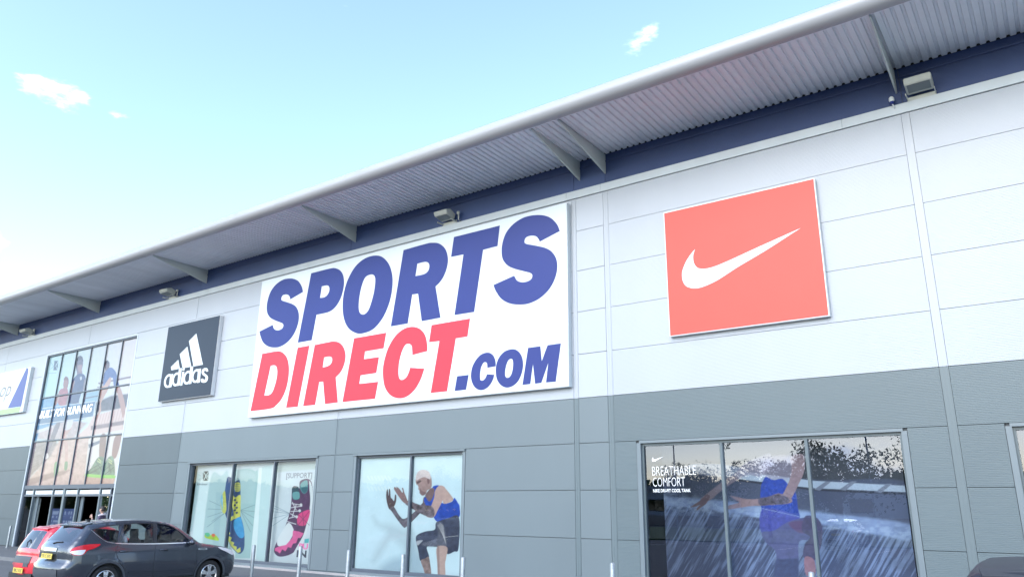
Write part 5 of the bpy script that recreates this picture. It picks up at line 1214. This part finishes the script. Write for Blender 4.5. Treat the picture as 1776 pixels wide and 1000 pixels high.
    # hands: palm and five fingers each
    for wv, wp in ((J[9], J[8]), (J[13], J[12])):
        w0 = Vector(wv[:3]); d = (w0-Vector(wp[:3])).normalized(); sd2 = d.cross(Vector((1, 0, 0))).normalized(); nrm = d.cross(sd2)
        mb = MB(); mb.tube([w0-d*0.01, w0+d*0.03, w0+d*0.085], [0.026, 0.036, 0.034], 8)
        for k, (o_, ln) in enumerate(((-0.028, 0.068), (-0.009, 0.078), (0.010, 0.074), (0.028, 0.058))):
            b = w0+d*0.075+sd2*o_; mb.tube([b, b+d*ln*0.45+nrm*0.006, b+d*ln*0.8+nrm*0.02, b+d*ln*0.95+nrm*0.03], [0.0095, 0.009, 0.008, 0.005], 6)
        b = w0+d*0.025-sd2*0.028; mb.tube([b, b-sd2*0.03+d*0.03, b-sd2*0.04+d*0.062], [0.012, 0.010, 0.007], 6)
        mb.build('hand', 'skin', t, True)
    return t
px_, pz_ = at(180, 876, -1.6)
pp = person((px_, -1.6, 0.0), R(-55), 'person with dark hair and raised hand walking by the entrance doors', 'cloth_dark', 'cloth_blue')
k_ = pz_/1.80; pp.scale = (k_, k_, k_)
mb = MB(); mb.tube([(0.13*math.cos(a), 0.10*math.sin(a)-0.005, 1.475+0.02*math.sin(a)) for a in np.linspace(0, 2*math.pi, 17)], 0.030, 8, caps=False); mb.build('collar', 'cloth_white', pp, True)
c = kuga.t.location; q = Matrix.Rotation(rz, 3, 'Z') @ Vector((0.37, 4.52/2-3.02, 0.22))
person((c.x+q.x, c.y+q.y, GZ+0.28), rz+math.pi, 'person sitting in the back of the dark grey car', 'cloth_white', 'cloth_dark', seated=True)

# ------------------------------------------------------------------ the far side of the car park (behind the camera, mirrored in the glass)
def tree(loc, h, rad, label, seed, leaf='leaf', n=5200):
    r = np.random.default_rng(seed); t = thing('tree', label, 'tree', loc, 0, 'trees beyond the car park')
    mb = MB(); mb.tube([(0, 0, -0.1), (0.05, 0.02, h*0.2), (0.1, -0.05, h*0.45), (0.05, 0.05, h*0.75)], [0.16, 0.13, 0.09, 0.03], 10)
    tips = []
    for k in range(16):
        a = r.uniform(0, 6.28); z0 = h*r.uniform(0.22, 0.6); L = rad*r.uniform(0.6, 1.0); up = r.uniform(0.15, 0.6)*L
        p0 = Vector((0.05, 0, z0)); p2 = p0+Vector((math.cos(a)*L, math.sin(a)*L, up+0.1*h)); p1 = p0.lerp(p2, 0.5)+Vector((0, 0, 0.12*L))
        mb.tube([p0, p1, p2], [0.06, 0.035, 0.012], 6); tips += [p1, p2]
    mb.build('trunk', 'bark', t, True)
    cl = [(r.normal(0, 0.42, 3)*np.array([rad, rad, h*0.30])+np.array([0, 0, h*0.62]), r.uniform(0.28, 0.6)*rad*0.6) for _ in range(34)]+[(np.array(p), 0.3*rad*0.6) for p in tips]
    vs, fs = [], []
    for i in range(n):
        c_, cr_ = cl[r.integers(len(cl))]; d = r.normal(0, 1, 3); d /= np.linalg.norm(d); p = c_+d*cr_*r.uniform(0.35, 1.05)**0.6
        if p[2] < h*0.16: continue
        a, b = r.normal(0, 1, 3), r.normal(0, 1, 3); a /= np.linalg.norm(a); b -= a*(a@b); b /= np.linalg.norm(b); s_ = r.uniform(0.07, 0.14)
        m = len(vs); vs += [tuple(p-a*s_), tuple(p+b*s_*0.5), tuple(p+a*s_), tuple(p-b*s_*0.5)]; fs.append((m, m+1, m+2, m+3))
    me = bpy.data.meshes.new('crown'); me.from_pydata(vs, [], fs); link('crown', me, leaf, t)
    return t
def mirror_spot(px, py, dist):
    """ground spot whose image in the shop glass appears along that sight line, dist metres out from the wall"""
    x, _ = at(px, py, 0.12+dist); return x, 0.12-dist
for i, (px, dist, h, rad, lab) in enumerate([(1452, 27, 6.4, 3.3, 'broad leafy tree mirrored in the right window'), (1330, 46, 7.0, 3.2, 'round tree on the verge left of the broad leafy one'),
                                             (1640, 40, 7.5, 3.4, 'tall tree on the verge right of the broad leafy one'), (1220, 62, 7.5, 3.4, 'far tree beside the low warehouse'), (1000, 55, 8, 3.6, 'tree left of the far warehouse tree'), (760, 60, 8, 3.6, 'outermost tree of the verge row')]):
    x, y = mirror_spot(px, 850, dist); tree((x, y, GZ), h, rad, lab, 40+i, 'leaf' if i % 2 else 'leaf_b')
structure(box('grass_verge', 'grass', None, -120, 80, -75, -36, GZ-0.3, GZ+0.10))
for i, (px, dist, h, lab) in enumerate([(1172, 38, 7.2, 'slim lamp post with a round head left of the trees'), (1512, 33, 9.0, 'slim lamp post behind the broad leafy tree')]):
    x, y = mirror_spot(px, 850, dist); t = thing('lamp_post', lab, 'lamp post', (x, y, GZ), 0, 'car park lamp posts')
    mb = MB(); mb.tube([(0, 0, 0), (0, 0, 1.2), (0, 0, 1.25), (0, 0, h)], [0.09, 0.09, 0.06, 0.045], 12); mb.build('pole', 'galv', t, True)
    mb = MB(); mb.lathe([(0.001, h-0.02), (0.16, h), (0.22, h+0.10), (0.18, h+0.22), (0.001, h+0.26)], 16); mb.build('lamp_head', 'lamp_body', t, True)
r = np.random.default_rng(5); vs, fs = [], []  # leaf belt added behind the camera to block bright horizon sky in the glass
for i in range(15000):
    x = r.uniform(-330, 70); y = -104-0.10*abs(x)*0+r.uniform(-10, 0); top = 5.5+4.5*fbm(np.array([x/14.0]), np.array([0.3]), 3, 77)[0]
    z = GZ+top*r.uniform(0, 1)**0.7; c_ = np.array([x, y+0.0, z]); a, b = r.normal(0, 1, 3), r.normal(0, 1, 3); a /= np.linalg.norm(a); b -= a*(a@b); b /= np.linalg.norm(b); s_ = r.uniform(0.5, 1.1)
    m = len(vs); vs += [tuple(c_-a*s_), tuple(c_+b*s_*0.7), tuple(c_+a*s_), tuple(c_-b*s_*0.7)]; fs.append((m, m+1, m+2, m+3))
me = bpy.data.meshes.new('added_wood'); me.from_pydata(vs, [], fs); o = link('added_wood', me, 'leaf'); o['kind'] = 'stuff'; tag(o, 'added far belt of dark green woodland screening the horizon sky from the window reflections', 'woodland')
w_ = thing('low_warehouse', 'low pale warehouse with a grey roof far across the car park', 'building', (-22, -92, GZ))
box('wall', 'clad_far', w_, -34, 34, -10, 0, 0, 5.2); box('brick_base', 'brick_far', w_, -34.05, 34.05, -10.05, 0.05, 0, 1.4); box('roof', 'roofing', w_, -35, 35, -11, 1, 5.2, 5.7)
for i in range(9):
    wd = box('window', 'frame', w_, -31+i*7.2, -28+i*7.2, 0.0, 0.08, 2.0, 3.8); box('pane', 'car_glass_rear', wd, -30.9+i*7.2, -28.1+i*7.2, 0.081, 0.09, 2.1, 3.7)
suv((-11.0, -31.0, GZ), R(180), 'paint_silver', 'silver estate car parked across the lane, mirrored in the glass', '')
hatch((-4.2, -31.0, GZ), R(180), 'paint_silver', 'small silver hatchback parked across the lane', '')
